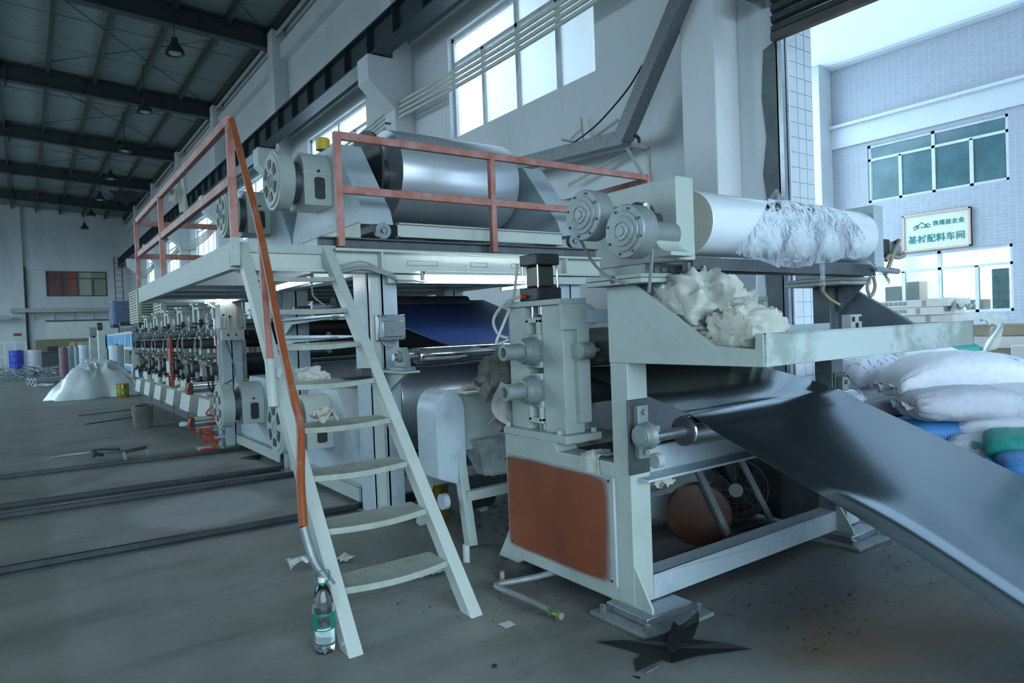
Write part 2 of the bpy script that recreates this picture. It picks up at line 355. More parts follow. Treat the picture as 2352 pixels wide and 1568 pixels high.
# ------------------------------------------------------------------ the setting: floor
def floor_mat():
    m = bpy.data.materials.new('worn_concrete_floor'); m.use_nodes = True; n = m.node_tree.nodes; L = m.node_tree.links
    b = n['Principled BSDF']
    t = n.new('ShaderNodeTexCoord'); sx = n.new('ShaderNodeSeparateXYZ'); L.new(t.outputs['Object'], sx.inputs[0])
    def noise_(sc, det=6, rough=.6, stretch=None):
        z = n.new('ShaderNodeTexNoise'); z.inputs['Scale'].default_value = sc; z.inputs['Detail'].default_value = det; z.inputs['Roughness'].default_value = rough
        if stretch:
            mp = n.new('ShaderNodeMapping'); mp.inputs['Scale'].default_value = stretch; L.new(t.outputs['Object'], mp.inputs[0]); L.new(mp.outputs[0], z.inputs['Vector'])
        else: L.new(t.outputs['Object'], z.inputs['Vector'])
        return z.outputs['Fac']
    def ramp(src, p0, p1, c0=(0, 0, 0), c1=(1, 1, 1)):
        r = n.new('ShaderNodeValToRGB'); r.color_ramp.elements[0].position = p0; r.color_ramp.elements[1].position = p1
        r.color_ramp.elements[0].color = (*c0, 1); r.color_ramp.elements[1].color = (*c1, 1); L.new(src, r.inputs[0]); return r.outputs[0]
    def math_(op, a, v=None, v2=None):
        q = n.new('ShaderNodeMath'); q.operation = op; q.use_clamp = False
        L.new(a, q.inputs[0])
        if v is not None:
            if hasattr(v, 'is_linked'): L.new(v, q.inputs[1])
            else: q.inputs[1].default_value = v
        return q.outputs[0]
    def mix(f, a, bcol, fac=1.0):
        x = n.new('ShaderNodeMix'); x.data_type = 'RGBA'
        if fac != 1.0: f = math_('MULTIPLY', f, fac)
        L.new(f, x.inputs['Factor']); L.new(a, x.inputs['A'])
        if isinstance(bcol, tuple): x.inputs['B'].default_value = (*bcol, 1)
        else: L.new(bcol, x.inputs['B'])
        return x.outputs['Result']
    base = ramp(noise_(1.1, 9, .68), .3, .72, (.165, .175, .16), (.31, .32, .295))
    # older, darker slab left of the joint at x = 0.6
    jn = math_('ADD', sx.outputs['X'], math_('MULTIPLY', math_('SUBTRACT', noise_(3, 4), .5), .12))
    old = ramp(math_('MULTIPLY_ADD', jn, 1.0), .56, .64, (1, 1, 1), (0, 0, 0))
    base = mix(old, base, (.15, .155, .13), .42)
    smear = ramp(noise_(1.0, 6, .7, (.35, 2.4, 1)), .52, .70)
    base = mix(smear, base, (.09, .10, .095), .62)
    scuff = ramp(noise_(1.3, 8, .75, (1.8, .5, 1)), .60, .72)
    base = mix(scuff, base, (.42, .44, .43), .5)
    speck = ramp(noise_(22, 3, .6), .68, .74)
    base = mix(speck, base, (.06, .06, .055), .5)
    # rusty spill in front of the laminator
    def spot(cx, cy, rx, ry, soft):
        ax = math_('POWER', math_('ABSOLUTE', math_('DIVIDE', math_('SUBTRACT', sx.outputs['X'], cx), rx)), 2.0)
        ay = math_('POWER', math_('ABSOLUTE', math_('DIVIDE', math_('SUBTRACT', sx.outputs['Y'], cy), ry)), 2.0)
        d = math_('ADD', math_('ADD', ax, ay), math_('MULTIPLY', math_('SUBTRACT', noise_(2.4, 6), .5), 1.3))
        return ramp(d, soft, 1.0, (1, 1, 1), (0, 0, 0))
    base = mix(spot(3.05, 1.45, .75, .42, .25), base, (.26, .155, .06), .75)
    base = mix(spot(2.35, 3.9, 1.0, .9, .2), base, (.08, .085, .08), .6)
    base = mix(spot(3.1, 2.15, 1.7, .8, .2), base, (.06, .064, .06), .6)  # shade under and before the laminator, painted into the floor
    base = mix(spot(3.1, 2.85, 1.3, .75, .35), base, (.035, .036, .034), .85)  # oil grime under the laminator, deepened with painted shade
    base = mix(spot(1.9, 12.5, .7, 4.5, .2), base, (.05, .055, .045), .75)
    base = mix(spot(1.15, 5.85, .6, .66, .6), base, (.37, .40, .41), .6)
    base = mix(spot(1.1, 7.9, .6, .5, .6), base, (.33, .36, .37), .5)
    crack = ramp(noise_(4.0, 10, .8, (1, .6, 1)), .655, .675)
    base = mix(crack, base, (.42, .43, .40), .45)
    dark2 = ramp(noise_(2.6, 10, .8, (.7, 1.3, 1)), .60, .66)
    base = mix(dark2, base, (.085, .09, .085), .45)
    L.new(base, b.inputs['Base Color'])
    rr = n.new('ShaderNodeMapRange'); rr.inputs['To Min'].default_value = .38; rr.inputs['To Max'].default_value = .75; L.new(noise_(2.2, 6), rr.inputs['Value']); L.new(rr.outputs[0], b.inputs['Roughness'])
    bp = n.new('ShaderNodeBump'); bp.inputs['Strength'].default_value = .12; bp.inputs['Distance'].default_value = .01; L.new(noise_(14, 8), bp.inputs['Height']); L.new(bp.outputs[0], b.inputs['Normal'])
    return m
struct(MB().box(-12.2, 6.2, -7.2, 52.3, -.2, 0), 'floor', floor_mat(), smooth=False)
struct(MB().box(6.2, 40, -40, 60, -.2, -.01), 'ground', mat('yard_concrete', (.55, .55, .55), .8, var=.12, scale=1.2, dirt=((.2, .2, .19), .4, 2)), smooth=False)
# ------------------------------------------------------------------ walls
wall_m = mat('limewashed_wall', (.75, .79, .82), .8, var=.05, scale=.8, bump=.04, dirt=((.50, .54, .57), .4, .9), stretch=(1, 1, .35))
wall_far_m = mat('far_wall_plaster', (.68, .73, .76), .85, var=.06, scale=.6, dirt=((.36, .40, .41), .5, .7), stretch=(1, 1, .4))
BAY = 6.95
WY = [(6.37+BAY*k, 9.95+BAY*k) for k in range(6)]
WZ0, WZ1 = 4.53, 6.22
wr = MB()
wr.box(6.0, 6.2, -7.2, -1.5, 0, 9.7); wr.box(6.0, 6.2, -1.5, 3.85, 4.45, 9.7)
wr.box(6.0, 6.2, 3.85, 52.2, 0, WZ0); wr.box(6.0, 6.2, 3.85, 52.2, WZ1, 9.7)
ys = [3.85]+[v for a in WY for v in a]+[52.2]
for i in range(0, len(ys), 2): wr.box(6.0, 6.2, ys[i], ys[i+1], WZ0, WZ1)
wall_r = struct(wr, 'wall_right', wall_m, smooth=False)
for k in range(7):
    y = 4.28+BAY*k
    MB().box(5.62, 6.0, y, y+.42, 0, 9.4).build('column', wall_m, wall_r, bevel=.012)
    # corbel that carries the crane beam
    MB().prism([(5.62, 5.35), (5.62, 6.25), (5.12, 6.25), (5.12, 5.80)], 1, y-.02, y+.44).build('corbel', wall_m, wall_r, bevel=.012)
MB().box(5.93, 6.0, 3.85, 52.0, 6.55, 6.95).build('tie_beam', wall_m, wall_r)
MB().box(5.80, 6.0, 3.86, 52.0, 8.6, 9.0).build('ring_beam', wall_m, wall_r)
MB().box(5.9, 6.0, 4.0, 4.28, 4.55, 4.9).build('lintel_end', wall_m, wall_r)
# grey render patch left bare along the door edge
pp = [(3.86, 0), (4.02, 0), (4.00, 1.2), (4.05, 1.9), (3.97, 2.3), (4.03, 2.75), (3.98, 3.1), (4.02, 3.5), (3.99, 3.95), (3.86, 4.0)]
MB().prism(pp, 0, 5.992, 6.0).build('bare_render_patch', mat('bare_render', (.16, .19, .19), .9, var=.2, scale=6, bump=.2), wall_r)
wl = MB()  # unseen wall; its openings are made up, placed to brighten the far hall
wl.box(-12.2, -12, -7.2, 52.2, 0, 2.5); wl.box(-12.2, -12, -7.2, 52.2, 8.1, 11); wl.box(-12.2, -12, -7.2, 11, 2.5, 8.1); wl.box(-12.2, -12, 45, 52.2, 2.5, 8.1)
for k in range(7): wl.box(-12.2, -12, 1+7*k, 2.4+7*k, 2.5, 8.1)
struct(wl, 'unseen_wall_left', wall_m, smooth=False)
wb = MB(); wb.box(-12.2, -8.5, -7.2, -7, 0, 11); wb.box(4.5, 6.2, -7.2, -7, 0, 11); wb.box(-8.5, 4.5, -7.2, -7, 5.5, 11)
struct(wb, 'wall_back', wall_m, smooth=False)
FY = 52.0
wf = MB(); wf.box(-12.2, 6.2, FY, FY+.2, 0, 4.38); wf.box(-12.2, 6.2, FY, FY+.2, 5.98, 10.8); wf.box(-12.2, 1.27, FY, FY+.2, 4.38, 5.98); wf.box(4.58, 6.2, FY, FY+.2, 4.38, 5.98)
wall_f = struct(wf, 'wall_far', wall_far_m, smooth=False)
MB().box(-.55, .13, FY-.35, FY, 0, 10.2).build('pilaster', wall_far_m, wall_f)
MB().box(-12, 6, FY-.08, FY, 6.05, 6.7).build('tie_beam', wall_far_m, wall_f)
MB().box(-12, 6, FY-.05, FY, 3.9, 4.3).build('sill_beam', wall_far_m, wall_f)
dk = MB(); dk.box(-.62, 5.95, FY-1.1, FY-.5, 3.35, 3.6)
for k in range(6): dk.bar((.6+k*1.05, FY-.9, 3.35), (.6+k*1.05, FY-.05, 2.9), .06, .06)
dk.build('cable_tray', M['paint_old'], wall_f)
dk2 = MB(); dk2.box(-4.0, -.62, FY-1.4, FY-.8, 2.95, 3.2); dk2.build('cable_tray', M['paint_old'], wall_f)
# rain pipe in the corner of the pilaster
MB().tube([(.22, FY-.15, 0), (.22, FY-.15, 6.2)], .045, sub=1).build('rain_pipe', M['steel_dark'], wall_f)
# ------------------------------------------------------------------ windows
frame_m = mat('white_window_frame', (.62, .66, .70), .4)
def window(n, y0, y1):
    fr = MB(); x = 6.13
    for (a, b_) in ((y0, y0+.06), (y1-.06, y1)): fr.box(x-.04, x+.04, a, b_, WZ0, WZ1)
    fr.box(x-.04, x+.04, y0, y1, WZ0, WZ0+.05); fr.box(x-.04, x+.04, y0, y1, WZ1-.06, WZ1); fr.box(x-.035, x+.035, y0, y1, 5.76, 5.82)
    L_ = y1-y0; cuts = [y0+L_*.235, y0+L_*.495, y0+L_*.75]
    for i, c in enumerate(cuts): fr.box(x-.035, x+.035, c-.035, c+.035, WZ0, WZ1 if i == 1 else 5.8)
    w_ = struct(fr, 'window_%d' % n, frame_m, smooth=False)
    e = [y0+.06]+cuts+[y1-.06]
    for i in range(4): MB().box(x-.006, x+.006, e[i]+.03, e[i+1]-.03, WZ0+.05, 5.77).build('pane', M['glass_frost'], w_, smooth=False)
    for a, b_ in ((e[0], e[2]), (e[2], e[4])): MB().box(x-.006, x+.006, a+.03, b_-.03, 5.81, WZ1-.05).build('pane', M['glass_frost'], w_, smooth=False)
    return w_
for k, (a, b_) in enumerate(WY): window(k+1, a, b_)
# far window with a printed banner showing through
fr = MB(); x0, x1, z0, z1 = 1.27, 4.58, 4.38, 5.98
for a in (x0, 2.05, 2.92, 3.74, x1-.06): fr.box(a, a+.06, FY-.03, FY+.05, z0, z1 if a != 3.74 else 5.5)
for a in (z0, 5.5, z1-.06): fr.box(x0, x1, FY-.03, FY+.05, a, a+.06)
wfar = struct(fr, 'window_7', M['steel_dark'], smooth=False)
def banner_mat():
    m = bpy.data.materials.new('backlit_banner'); m.use_nodes = True; n = m.node_tree.nodes; L = m.node_tree.links; b = n['Principled BSDF']; b.inputs['Roughness'].default_value = .3
    t = n.new('ShaderNodeTexCoord'); sx = n.new('ShaderNodeSeparateXYZ'); L.new(t.outputs['Object'], sx.inputs[0])
    r = n.new('ShaderNodeValToRGB'); cr = r.color_ramp; mr = n.new('ShaderNodeMapRange'); mr.inputs['From Min'].default_value = x0; mr.inputs['From Max'].default_value = x1
    nz = n.new('ShaderNodeTexNoise'); nz.inputs['Scale'].default_value = 1.6; L.new(t.outputs['Object'], nz.inputs['Vector'])
    ma = n.new('ShaderNodeMath'); ma.operation = 'MULTIPLY_ADD'; ma.inputs[1].default_value = .45; L.new(nz.outputs['Fac'], ma.inputs[0]); L.new(sx.outputs['X'], ma.inputs[2])
    L.new(ma.outputs[0], mr.inputs['Value']); L.new(mr.outputs[0], r.inputs[0])
    cr.elements[0].color = (.12, .075, .075, 1); cr.elements[1].color = (.36, .38, .26, 1); cr.elements[1].position = 1
    for p_, c in ((.28, (.20, .07, .07)), (.42, (.13, .11, .09)), (.47, (.42, .08, .07)), (.57, (.40, .10, .08)), (.61, (.46, .48, .36)), (.78, (.48, .51, .40)), (.86, (.30, .35, .30))):
        e = cr.elements.new(p_); e.color = (*c, 1)
    L.new(r.outputs[0], b.inputs['Base Color']); return m
MB().box(x0, x1, FY+.06, FY+.08, z0, z1).build('banner', banner_mat(), wfar, smooth=False)
# ------------------------------------------------------------------ roof
def zr(x, base): return base+(5.85-x)*.056
roof_m = mat('insulated_roof_sheet', (.25, .315, .31), .7, var=.12, scale=2, dirt=((.18, .22, .22), .5, 3), stretch=(1, 3, 1))
rsheet = MB(); rsheet.add([(6.2, -7.2, 9.68), (6.2, 52.2, 9.68), (-12.2, 52.2, zr(-12.2, 9.7)), (-12.2, -7.2, zr(-12.2, 9.7))], [(0, 1, 2, 3)])
rsheet.add([(6.2, -7.2, 9.75), (6.2, 52.2, 9.75), (-12.2, 52.2, zr(-12.2, 9.78)), (-12.2, -7.2, zr(-12.2, 9.78))], [(3, 2, 1, 0)])
ceil = struct(rsheet, 'ceiling', roof_m, smooth=False, recalc=False)
pan = MB(); pan.add([(6.0, 0, 9.62), (6.0, 1.13, 9.62), (-2.4, 1.13, zr(-2.4, 9.63)), (-2.4, 0, zr(-2.4, 9.63)), (6.0, 0, 9.67), (6.0, 1.13, 9.67), (-2.4, 1.13, zr(-2.4, 9.68)), (-2.4, 0, zr(-2.4, 9.68))],
                    [(3, 2, 1, 0), (4, 5, 6, 7), (0, 1, 5, 4), (1, 2, 6, 5), (2, 3, 7, 6), (3, 0, 4, 7)])
p0 = pan.build('panel', roof_m, ceil, smooth=False)
for k in range(35):
    o = p0 if k == 0 else p0.copy()
    if k: COL.objects.link(o); ORG[o.name] = ORG[p0.name]
    o.location = (0, 12.0+k*1.155, random.uniform(-.012, .012))
beam_m = mat('roof_steel_dark_blue', (.045, .062, .07), .5, .2, var=.12, scale=3)
pur_m = mat('purlin_steel', (.05, .062, .065), .5, .2, var=.12, scale=3)
n_ = 0
for X in [5.72, 4.62, 3.39, 2.17, .94, -.29, -1.5]:
    z = zr(X, 9.62); n_ += 1
    mb = MB().box(X-.035, X+.035, 10.5, 52, z-.24, z-.005); mb.box(X-.035, X+.06, 10.5, 52, z-.25, z-.235)
    tag(mb.build('purlin', pur_m, smooth=False), kind='structure')
for k in range(6):
    y = 11.85+6.9*k
    for (h0, h1, hw) in ((9.03, 9.06, .13), (9.36, 9.39, .13)): pass
    mb = MB()
    for (dz0, dz1, hw) in ((0, .025, .14), (.025, .50, .012), (.50, .525, .14)):
        X0, X1 = 5.85, -12
        mb.add([(X0, y-hw, 9.03+dz0), (X0, y+hw, 9.03+dz0), (X1, y+hw, zr(X1, 9.03)+dz0), (X1, y-hw, zr(X1, 9.03)+dz0),
                (X0, y-hw, 9.03+dz1), (X0, y+hw, 9.03+dz1), (X1, y+hw, zr(X1, 9.03)+dz1), (X1, y-hw, zr(X1, 9.03)+dz1)],
               [(3, 2, 1, 0), (4, 5, 6, 7), (0, 1, 5, 4), (1, 2, 6, 5), (2, 3, 7, 6), (3, 0, 4, 7)])
    ob = tag(mb.build('roof_beam', beam_m, smooth=False), kind='structure')
    MB().box(5.83, 5.87, y-.17, y+.17, 8.93, 9.62).build('end_plate', beam_m, ob)
    MB().box(-.16, -.10, y-.16, y+.16, 9.22, 10.02).build('splice_plate', beam_m, ob)
    for xx in (4.0, 1.9): MB().box(xx-.008, xx+.008, y-.13, y+.13, zr(xx, 9.05), zr(xx, 9.54)).build('stiffener', beam_m, ob)
# eaves pipe and cross bracing rods
tag(MB().tube([(5.72, 12, 9.22), (5.72, 52, 9.22)], .05, sub=1).build('eaves_pipe', M['paint_old']), kind='structure')
for k in range(5):
    y = 11.9+6.9*k
    mb = MB().tube([(5.6, y, 9.5), (.2, y+6.8, 9.85)], .012, n=6, sub=1); mb.tube([(.2, y, 9.85), (5.6, y+6.8, 9.5)], .012, n=6, sub=1)
    tag(mb.build('bracing_rod', beam_m), kind='structure')
# crane runway along the right wall
cm = mat('crane_beam_steel', (.05, .07, .085), .45, .3, var=.2, scale=2)
cb = MB(); cb.box(5.2, 5.5, 1, 51.9, 6.26, 6.29); cb.box(5.34, 5.36, 1, 51.9, 6.29, 6.77); cb.box(5.22, 5.48, 1, 51.9, 6.77, 6.80); cb.box(5.31, 5.39, 1, 51.9, 6.80, 6.86)
crane = tag(cb.build('crane_beam', cm, smooth=False), kind='structure')
for k in range(48):
    y = 2+k*1.05; MB().box(5.22, 5.34, y-.008, y+.008, 6.29, 6.77).build('stiffener', cm, crane, smooth=False)
# ------------------------------------------------------------------ door opening: tiled reveal, guide rail, shutter
tile_m = mat('glazed_white_tile', (.66, .71, .78), .18, var=.05, scale=2)
td = MB().box(6.2, 6.62, 3.862, 4.2, 0, 5.2)
rev = tag(td.build('door_1', mat('tile_grout', (.42, .45, .5), .8), smooth=False), kind='structure')
tm = None; nt_ = 0
for c in range(3):
    for r_ in range(33):
        x, z = 6.21+c*.137, .01+r_*.148
        if tm is None:
            o = MB().box(0, .128, -.006, .004, 0, .139).build('tile', tile_m, rev, smooth=False); tm = o
        else:
            o = tm.copy(); COL.objects.link(o); ORG[o.name] = ORG[tm.name]
        o.location = (x, 3.862, z)
gr = MB(); gr.box(6.00, 6.05, 3.80, 3.85, 0, 4.3); gr.box(6.07, 6.10, 3.80, 3.85, 0, 4.3); gr.box(6.0, 6.10, 3.845, 3.86, 0, 4.3)
gr.build('guide_rail', M['steel'], rev, smooth=False)
MB().box(6.05, 6.07, 3.83, 3.848, 0, 4.3).build('guide_seal', M['black'], rev, smooth=False)
for z in (3.55, 2.2): MB().box(6.11, 6.15, 3.835, 3.862, z, z+.05).build('rusty_hinge', mat('rust', (.22, .12, .08), .8), rev)
sh_m = mat('dark_shutter_steel', (.035, .048, .052), .4, .6, var=.25, scale=5, stretch=(1, .3, 3))
# rolled shutter: coil, hanging slats, bottom rail
coil = MB(); n = 26
for k in range(12):
    a0 = 2*PI*k/12; a1 = 2*PI*(k+.86)/12; r_ = .30
    coil.prism([(5.98+r_*math.cos(a0), 4.78+r_*math.sin(a0)), (5.98+r_*math.cos(a1), 4.78+r_*math.sin(a1)), (5.98+(r_-.05)*math.cos(a1), 4.78+(r_-.05)*math.sin(a1)), (5.98+(r_-.05)*math.cos(a0), 4.78+(r_-.05)*math.sin(a0))], 1, -1.4, 3.95)
coil.cyl((5.98, -1.4, 4.78), (5.98, 3.95, 4.78), .262, n=24)
sd = tag(coil.build('door_2', sh_m), kind='structure')
for k in range(5):
    z = 4.50-k*.098
    MB().prism([(5.90, z-.09), (5.87, z-.065), (5.87, z-.02), (5.90, z), (5.915, z), (5.915, z-.09)], 1, -1.4, 3.82).build('slat', sh_m, sd)
MB().box(5.86, 5.93, -1.4, 3.82, 3.955, 4.03).build('bottom_rail', mat('rusty_bottom_rail', (.10, .08, .075), .6, .3, var=.3), sd)
MB().prism([(5.6, 4.35), (6.0, 4.75), (6.0, 4.35)], 1, 3.96, 3.985).build('end_bracket', M['steel'], sd)
# ------------------------------------------------------------------ floor rails
rail_m = mat('floor_rail_steel', (.04, .044, .048), .4, .6, var=.3, scale=5)
for k, (yl, yr_) in enumerate(((5.055, 4.94), (6.65, 6.55), (7.08, 6.92), (8.68, 8.5))):
    mb = MB(); d = Vector((4.3-(-2.5), yr_-yl-(yl-yr_)*.9, 0)); p_, q_ = Vector((-2.5, yl+.12, 0)), Vector((4.3, yr_-.10, 0))
    for off, h, wd in ((0, .045, .035), (-.045, .012, .05), (.045, .012, .05)):
        mb.bar(p_+Vector((0, off, h/2)), q_+Vector((0, off, h/2)), wd, h)
    solo(mb, 'floor_rail', rail_m, ['dark steel floor rail nearest the water bottle and ladder foot', 'dark steel floor rail, second one in from the ladder foot', 'dark steel floor rail, third one in, close behind the second', 'dark steel floor rail farthest in, beside the low trolley'][k], 'rail', 'rails sunk in the floor', smooth=False)
# ------------------------------------------------------------------ main machine: support frame, platform, guard rails
FB = thing('coating_frame', 'tall pale steel machine frame with front I-beam carrying the raised silver rolls', 'machine frame', (3.1, 6.7, 0))
def hcol(mb, x, y, z0, z1, w=.24, d=.22):
    mb.box(x-w/2, x+w/2, y-d/2, y-d/2+.016, z0, z1); mb.box(x-w/2, x+w/2, y+d/2-.016, y+d/2, z0, z1); mb.box(x-.01, x+.01, y-d/2, y+d/2, z0, z1)
for (x, y) in ((2.15, 4.74), (3.96, 4.74), (2.18, 6.78), (3.98, 6.78), (2.08, 8.98), (3.98, 8.98)):
    mb = MB(); hcol(mb, x, y, .02, 1.79)
    if (x, y) == (2.15, 4.74):
        mb.box(2.02, 2.045, 4.63, 4.85, .02, 1.79)
    mb.build('column', M['paint_blue'], FB, bevel=.003)
    MB().box(x-.16, x+.16, y-.15, y+.15, 0, .02).build('base_plate', M['steel'], FB)
# front I beam with end stiffeners, top angle rail
mb = MB(); mb.box(1.15, 4.32, 4.55, 4.70, 1.775, 1.795); mb.box(1.15, 4.32, 4.62, 4.635, 1.795, 1.925); mb.box(1.78, 4.32, 4.55, 4.70, 1.925, 1.945)
mb.build('front_beam', M['paint_light'], FB, bevel=.003)
for x in (2.13, 3.87): MB().box(x-.008, x+.008, 4.555, 4.62, 1.795, 1.925).build('stiffener', M['paint_light'], FB)
for x0, x1 in ((2.36, 2.62), (2.92, 3.08), (3.32, 3.5)):
    mb = MB(); 
    for (a, b_, c, d) in ((x0, x1, 1.872, 1.875), (x0, x1, 1.838, 1.841), (x0, x0+.003, 1.838, 1.875), (x1-.003, x1, 1.838, 1.875)): mb.box(a, b_, 4.6185, 4.62, c, d)
    mb.build('weld_outline', M['steel_dark'], FB, smooth=False)
MB().box(2.17, 4.32, 4.56, 4.60, 1.70, 1.765).build('trunking', M['paint_light'], FB, bevel=.004)
for y in (4.68, 6.28, 6.52, 8.1):
    mb = MB(); mb.box(1.70, 4.32, y-.06, y+.06, 1.947, 1.957); mb.box(1.70, 4.32, y-.012, y+.012, 1.957, 2.02); mb.box(1.70, 4.32, y-.05, y+.03, 2.02, 2.032)
    mb.build('carriage_rail', M['steel_dark'], FB, bevel=.002)
for y in (6.1, 6.78, 7.4, 8.2, 8.95):
    mb = MB(); mb.box(1.15, 4.2, y-.05, y+.05, 1.79, 1.80); mb.box(1.15, 4.2, y-.006, y+.006, 1.80, 1.93); mb.build('cross_beam', M['paint_blue'], FB)
for x in (2.10, 4.05):
    mb = MB(); mb.box(x-.07, x+.07, 4.7, 9.08, 1.775, 1.79); mb.box(x-.008, x+.008, 4.7, 9.08, 1.79, 1.93); mb.box(x-.07, x+.07, 4.7, 9.08, 1.93, 1.945); mb.build('side_beam', M['paint_blue'], FB)
MB().box(2.2, 3.9, 4.72, 9.0, 1.80, 1.815).build('ceiling_plate', M['deck'], FB)
# shelf arms and idle rollers inside the frame
for (y, z, r, m_) in ((6.0, 1.60, .085, 'rubber'), (6.15, 1.27, .10, 'rubber'), (6.5, 1.60, .07, 'rubber'), (7.3, 1.10, .06, 'chrome'), (8.6, 1.45, .08, 'rubber')):
    o = MB().cyl((2.3, y, z), (3.72, y, z), r, n=28).build('idle_roller', M[m_], FB)
    MB().cyl((2.1, y, z), (3.95, y, z), r*.35, n=12).build('shaft', M['steel'], o)
for (y0, y1, z) in ((4.85, 6.7, 1.50), (4.9, 6.7, 1.33)):
    MB().prism([(y0, z+.0), (y1, z+.02), (y1, z-.16), (y1-.25, z-.05), (y0, z-.01)], 0, 2.06, 2.075).build('side_plate', M['paint_blue'], FB)
    MB().box(2.0, 2.3, y0+.4, y1, z-.012, z).build('shelf', M['paint_blue'], FB)
# chrome guide roller on brackets at the front column
MB().cyl((2.236, 4.30, 1.17), (2.244, 4.30, 1.17), .058, n=32).build('roller_end', M['steel_dark'], FB)
ch = MB().lathe([(.055, 0), (.062, .012), (.062, 1.62), (.055, 1.632)], (2.24, 4.30, 1.17), (1, 0, 0), 40).build('guide_roller', M['chrome'], FB)
tag(ch, 'polished chrome guide roller')
MB().cyl((2.06, 4.30, 1.17), (3.95, 4.30, 1.17), .025, n=16).build('shaft', M['steel'], ch)
for x in (2.13, 3.92):
    mb = MB().box(x-.05, x+.05, 4.20, 4.42, 1.075, 1.10); mb.prism([(4.22, 1.10), (4.38, 1.10), (4.36, 1.19), (4.33, 1.235), (4.27, 1.235), (4.24, 1.19)], 0, x-.025, x+.025)
    mb.cyl((x-.045, 4.30, 1.175), (x+.03, 4.30, 1.175), .04, n=20)
    mb.build('pillow_block', M['cast'], FB, bevel=.004)
    mb = MB().prism([(4.20, 1.075), (4.64, 1.075), (4.64, .90), (4.56, .90)], 0, x-.012, x+.012); mb.box(x-.07, x+.07, 4.18, 4.64, 1.060, 1.075); mb.build('bracket', M['paint'], FB, bevel=.003)
# cable on the front beam
mb = MB()
for dz in (0, .02, .045): mb.tube([(1.80, 4.53, 1.775+dz), (1.95, 4.50, 1.80+dz), (2.08, 4.52, 1.775+dz*.6), (2.2, 4.53, 1.74+dz*.4), (2.24, 4.55, 1.70)], .009, n=6)
mb.tube([(2.18, 4.53, 1.76), (2.22, 4.5, 1.72), (2.35, 4.5, 1.715), (2.42, 4.5, 1.705), (2.5, 4.5, 1.735)], .006, n=6)
mb.build('wiring', M['cable_grey'], FB)
# upright switch duct beside the front column + junction box
MB().box(2.03, 2.09, 4.555, 4.60, .1, 1.74).build('cable_duct', M['paint_light'], FB, bevel=.003)
JB = thing('junction_box', 'grey metal junction box with a hinged cover on the front column', 'junction box', (2.155, 4.56, 1.28))
MB().box(2.045, 2.265, 4.50, 4.60, 1.285, 1.47).build('box', M['steel'], JB, bevel=.006)
MB().box(2.075, 2.235, 4.475, 4.502, 1.315, 1.425).build('cover', M['steel'], JB, bevel=.005)
MB().box(2.075, 2.24, 4.465, 4.50, 1.315, 1.325).build('lip', M['steel'], JB)
for (x, z) in ((2.055, 1.295), (2.255, 1.295), (2.055, 1.46), (2.255, 1.46)): MB().cyl((x, 4.497, z), (x, 4.503, z), .006, n=8).build('screw', M['black'], JB)
MB().box(2.075, 2.11, 4.4985, 4.50, 1.452, 1.463).build('sticker', M['green_plastic'], JB)
mb = MB(); mb.tube([(2.1, 4.55, 1.285), (2.12, 4.53, 1.25), (2.18, 4.53, 1.25), (2.2, 4.56, 1.285)], .01); mb.build('cable', M['cable_grey'], JB)
# walkway platform
PF = thing('walkway_platform', 'raised pale steel walkway at the head of the ladder', 'platform', (1.45, 6.7, 1.78))
MB().box(1.11, 1.80, 4.62, 8.9, 1.935, 1.95).build('deck', M['deck'], PF)
mb = MB(); mb.box(1.10, 1.112, 4.60, 8.95, 1.79, 1.962); mb.box(1.10, 1.16, 4.60, 8.95, 1.79, 1.80); mb.build('side_channel', M['paint'], PF, bevel=.002)
mb = MB(); mb.box(1.2, 1.80, 4.60, 4.612, 1.90, 1.962); mb.box(1.2, 1.80, 4.60, 4.66, 1.95, 1.962); mb.build('front_angle', M['paint'], PF, bevel=.002)
for y in (5.5, 6.3, 7.1, 7.9, 8.7):
    MB().box(1.112, 2.0, y-.03, y+.03, 1.86, 1.935).build('joist', M['paint_blue'], PF)
MB().box(1.112, 2.0, 8.9, 8.95, 1.87, 1.95).build('rear_channel', M['paint'], PF)
# left guard rail (angle iron, orange)
GL = thing('guard_rail', 'orange guard rail along the open left side of the walkway', 'guard rail', (1.1, 6.7, 1.96))
def flat(mb, p, q, w=.045): mb.bar(p, q, w, w)
for (n_, a, b_) in (('top_rail', (1.10, 4.50, 2.705), (1.12, 8.93, 2.735)), ('mid_rail', (1.10, 4.50, 2.33), (1.12, 8.93, 2.345)), ('rear_rail', (1.12, 8.93, 2.71), (2.6, 8.93, 2.71)), ('rear_rail', (1.12, 8.93, 2.33), (2.6, 8.93, 2.33))):
    mb = MB(); mb.bar(a, b_, .04, .06); mb.build(n_, M['orange'], GL, bevel=.003)
for y, zt in ((4.52, 2.72), (7.22, 2.71), (8.93, 2.73)):
    MB().box(1.085, 1.13, y-.022, y+.022, 1.80 if y < 5 else 1.96, zt).build('post', M['orange'], GL, bevel=.003)
mb = MB(); mb.box(1.083, 1.132, 4.495, 4.547, 1.80, 1.98); mb.box(1.08, 1.17, 4.55, 4.60, 1.78, 1.90); mb.build('post_socket', M['paint'], GL, bevel=.003)
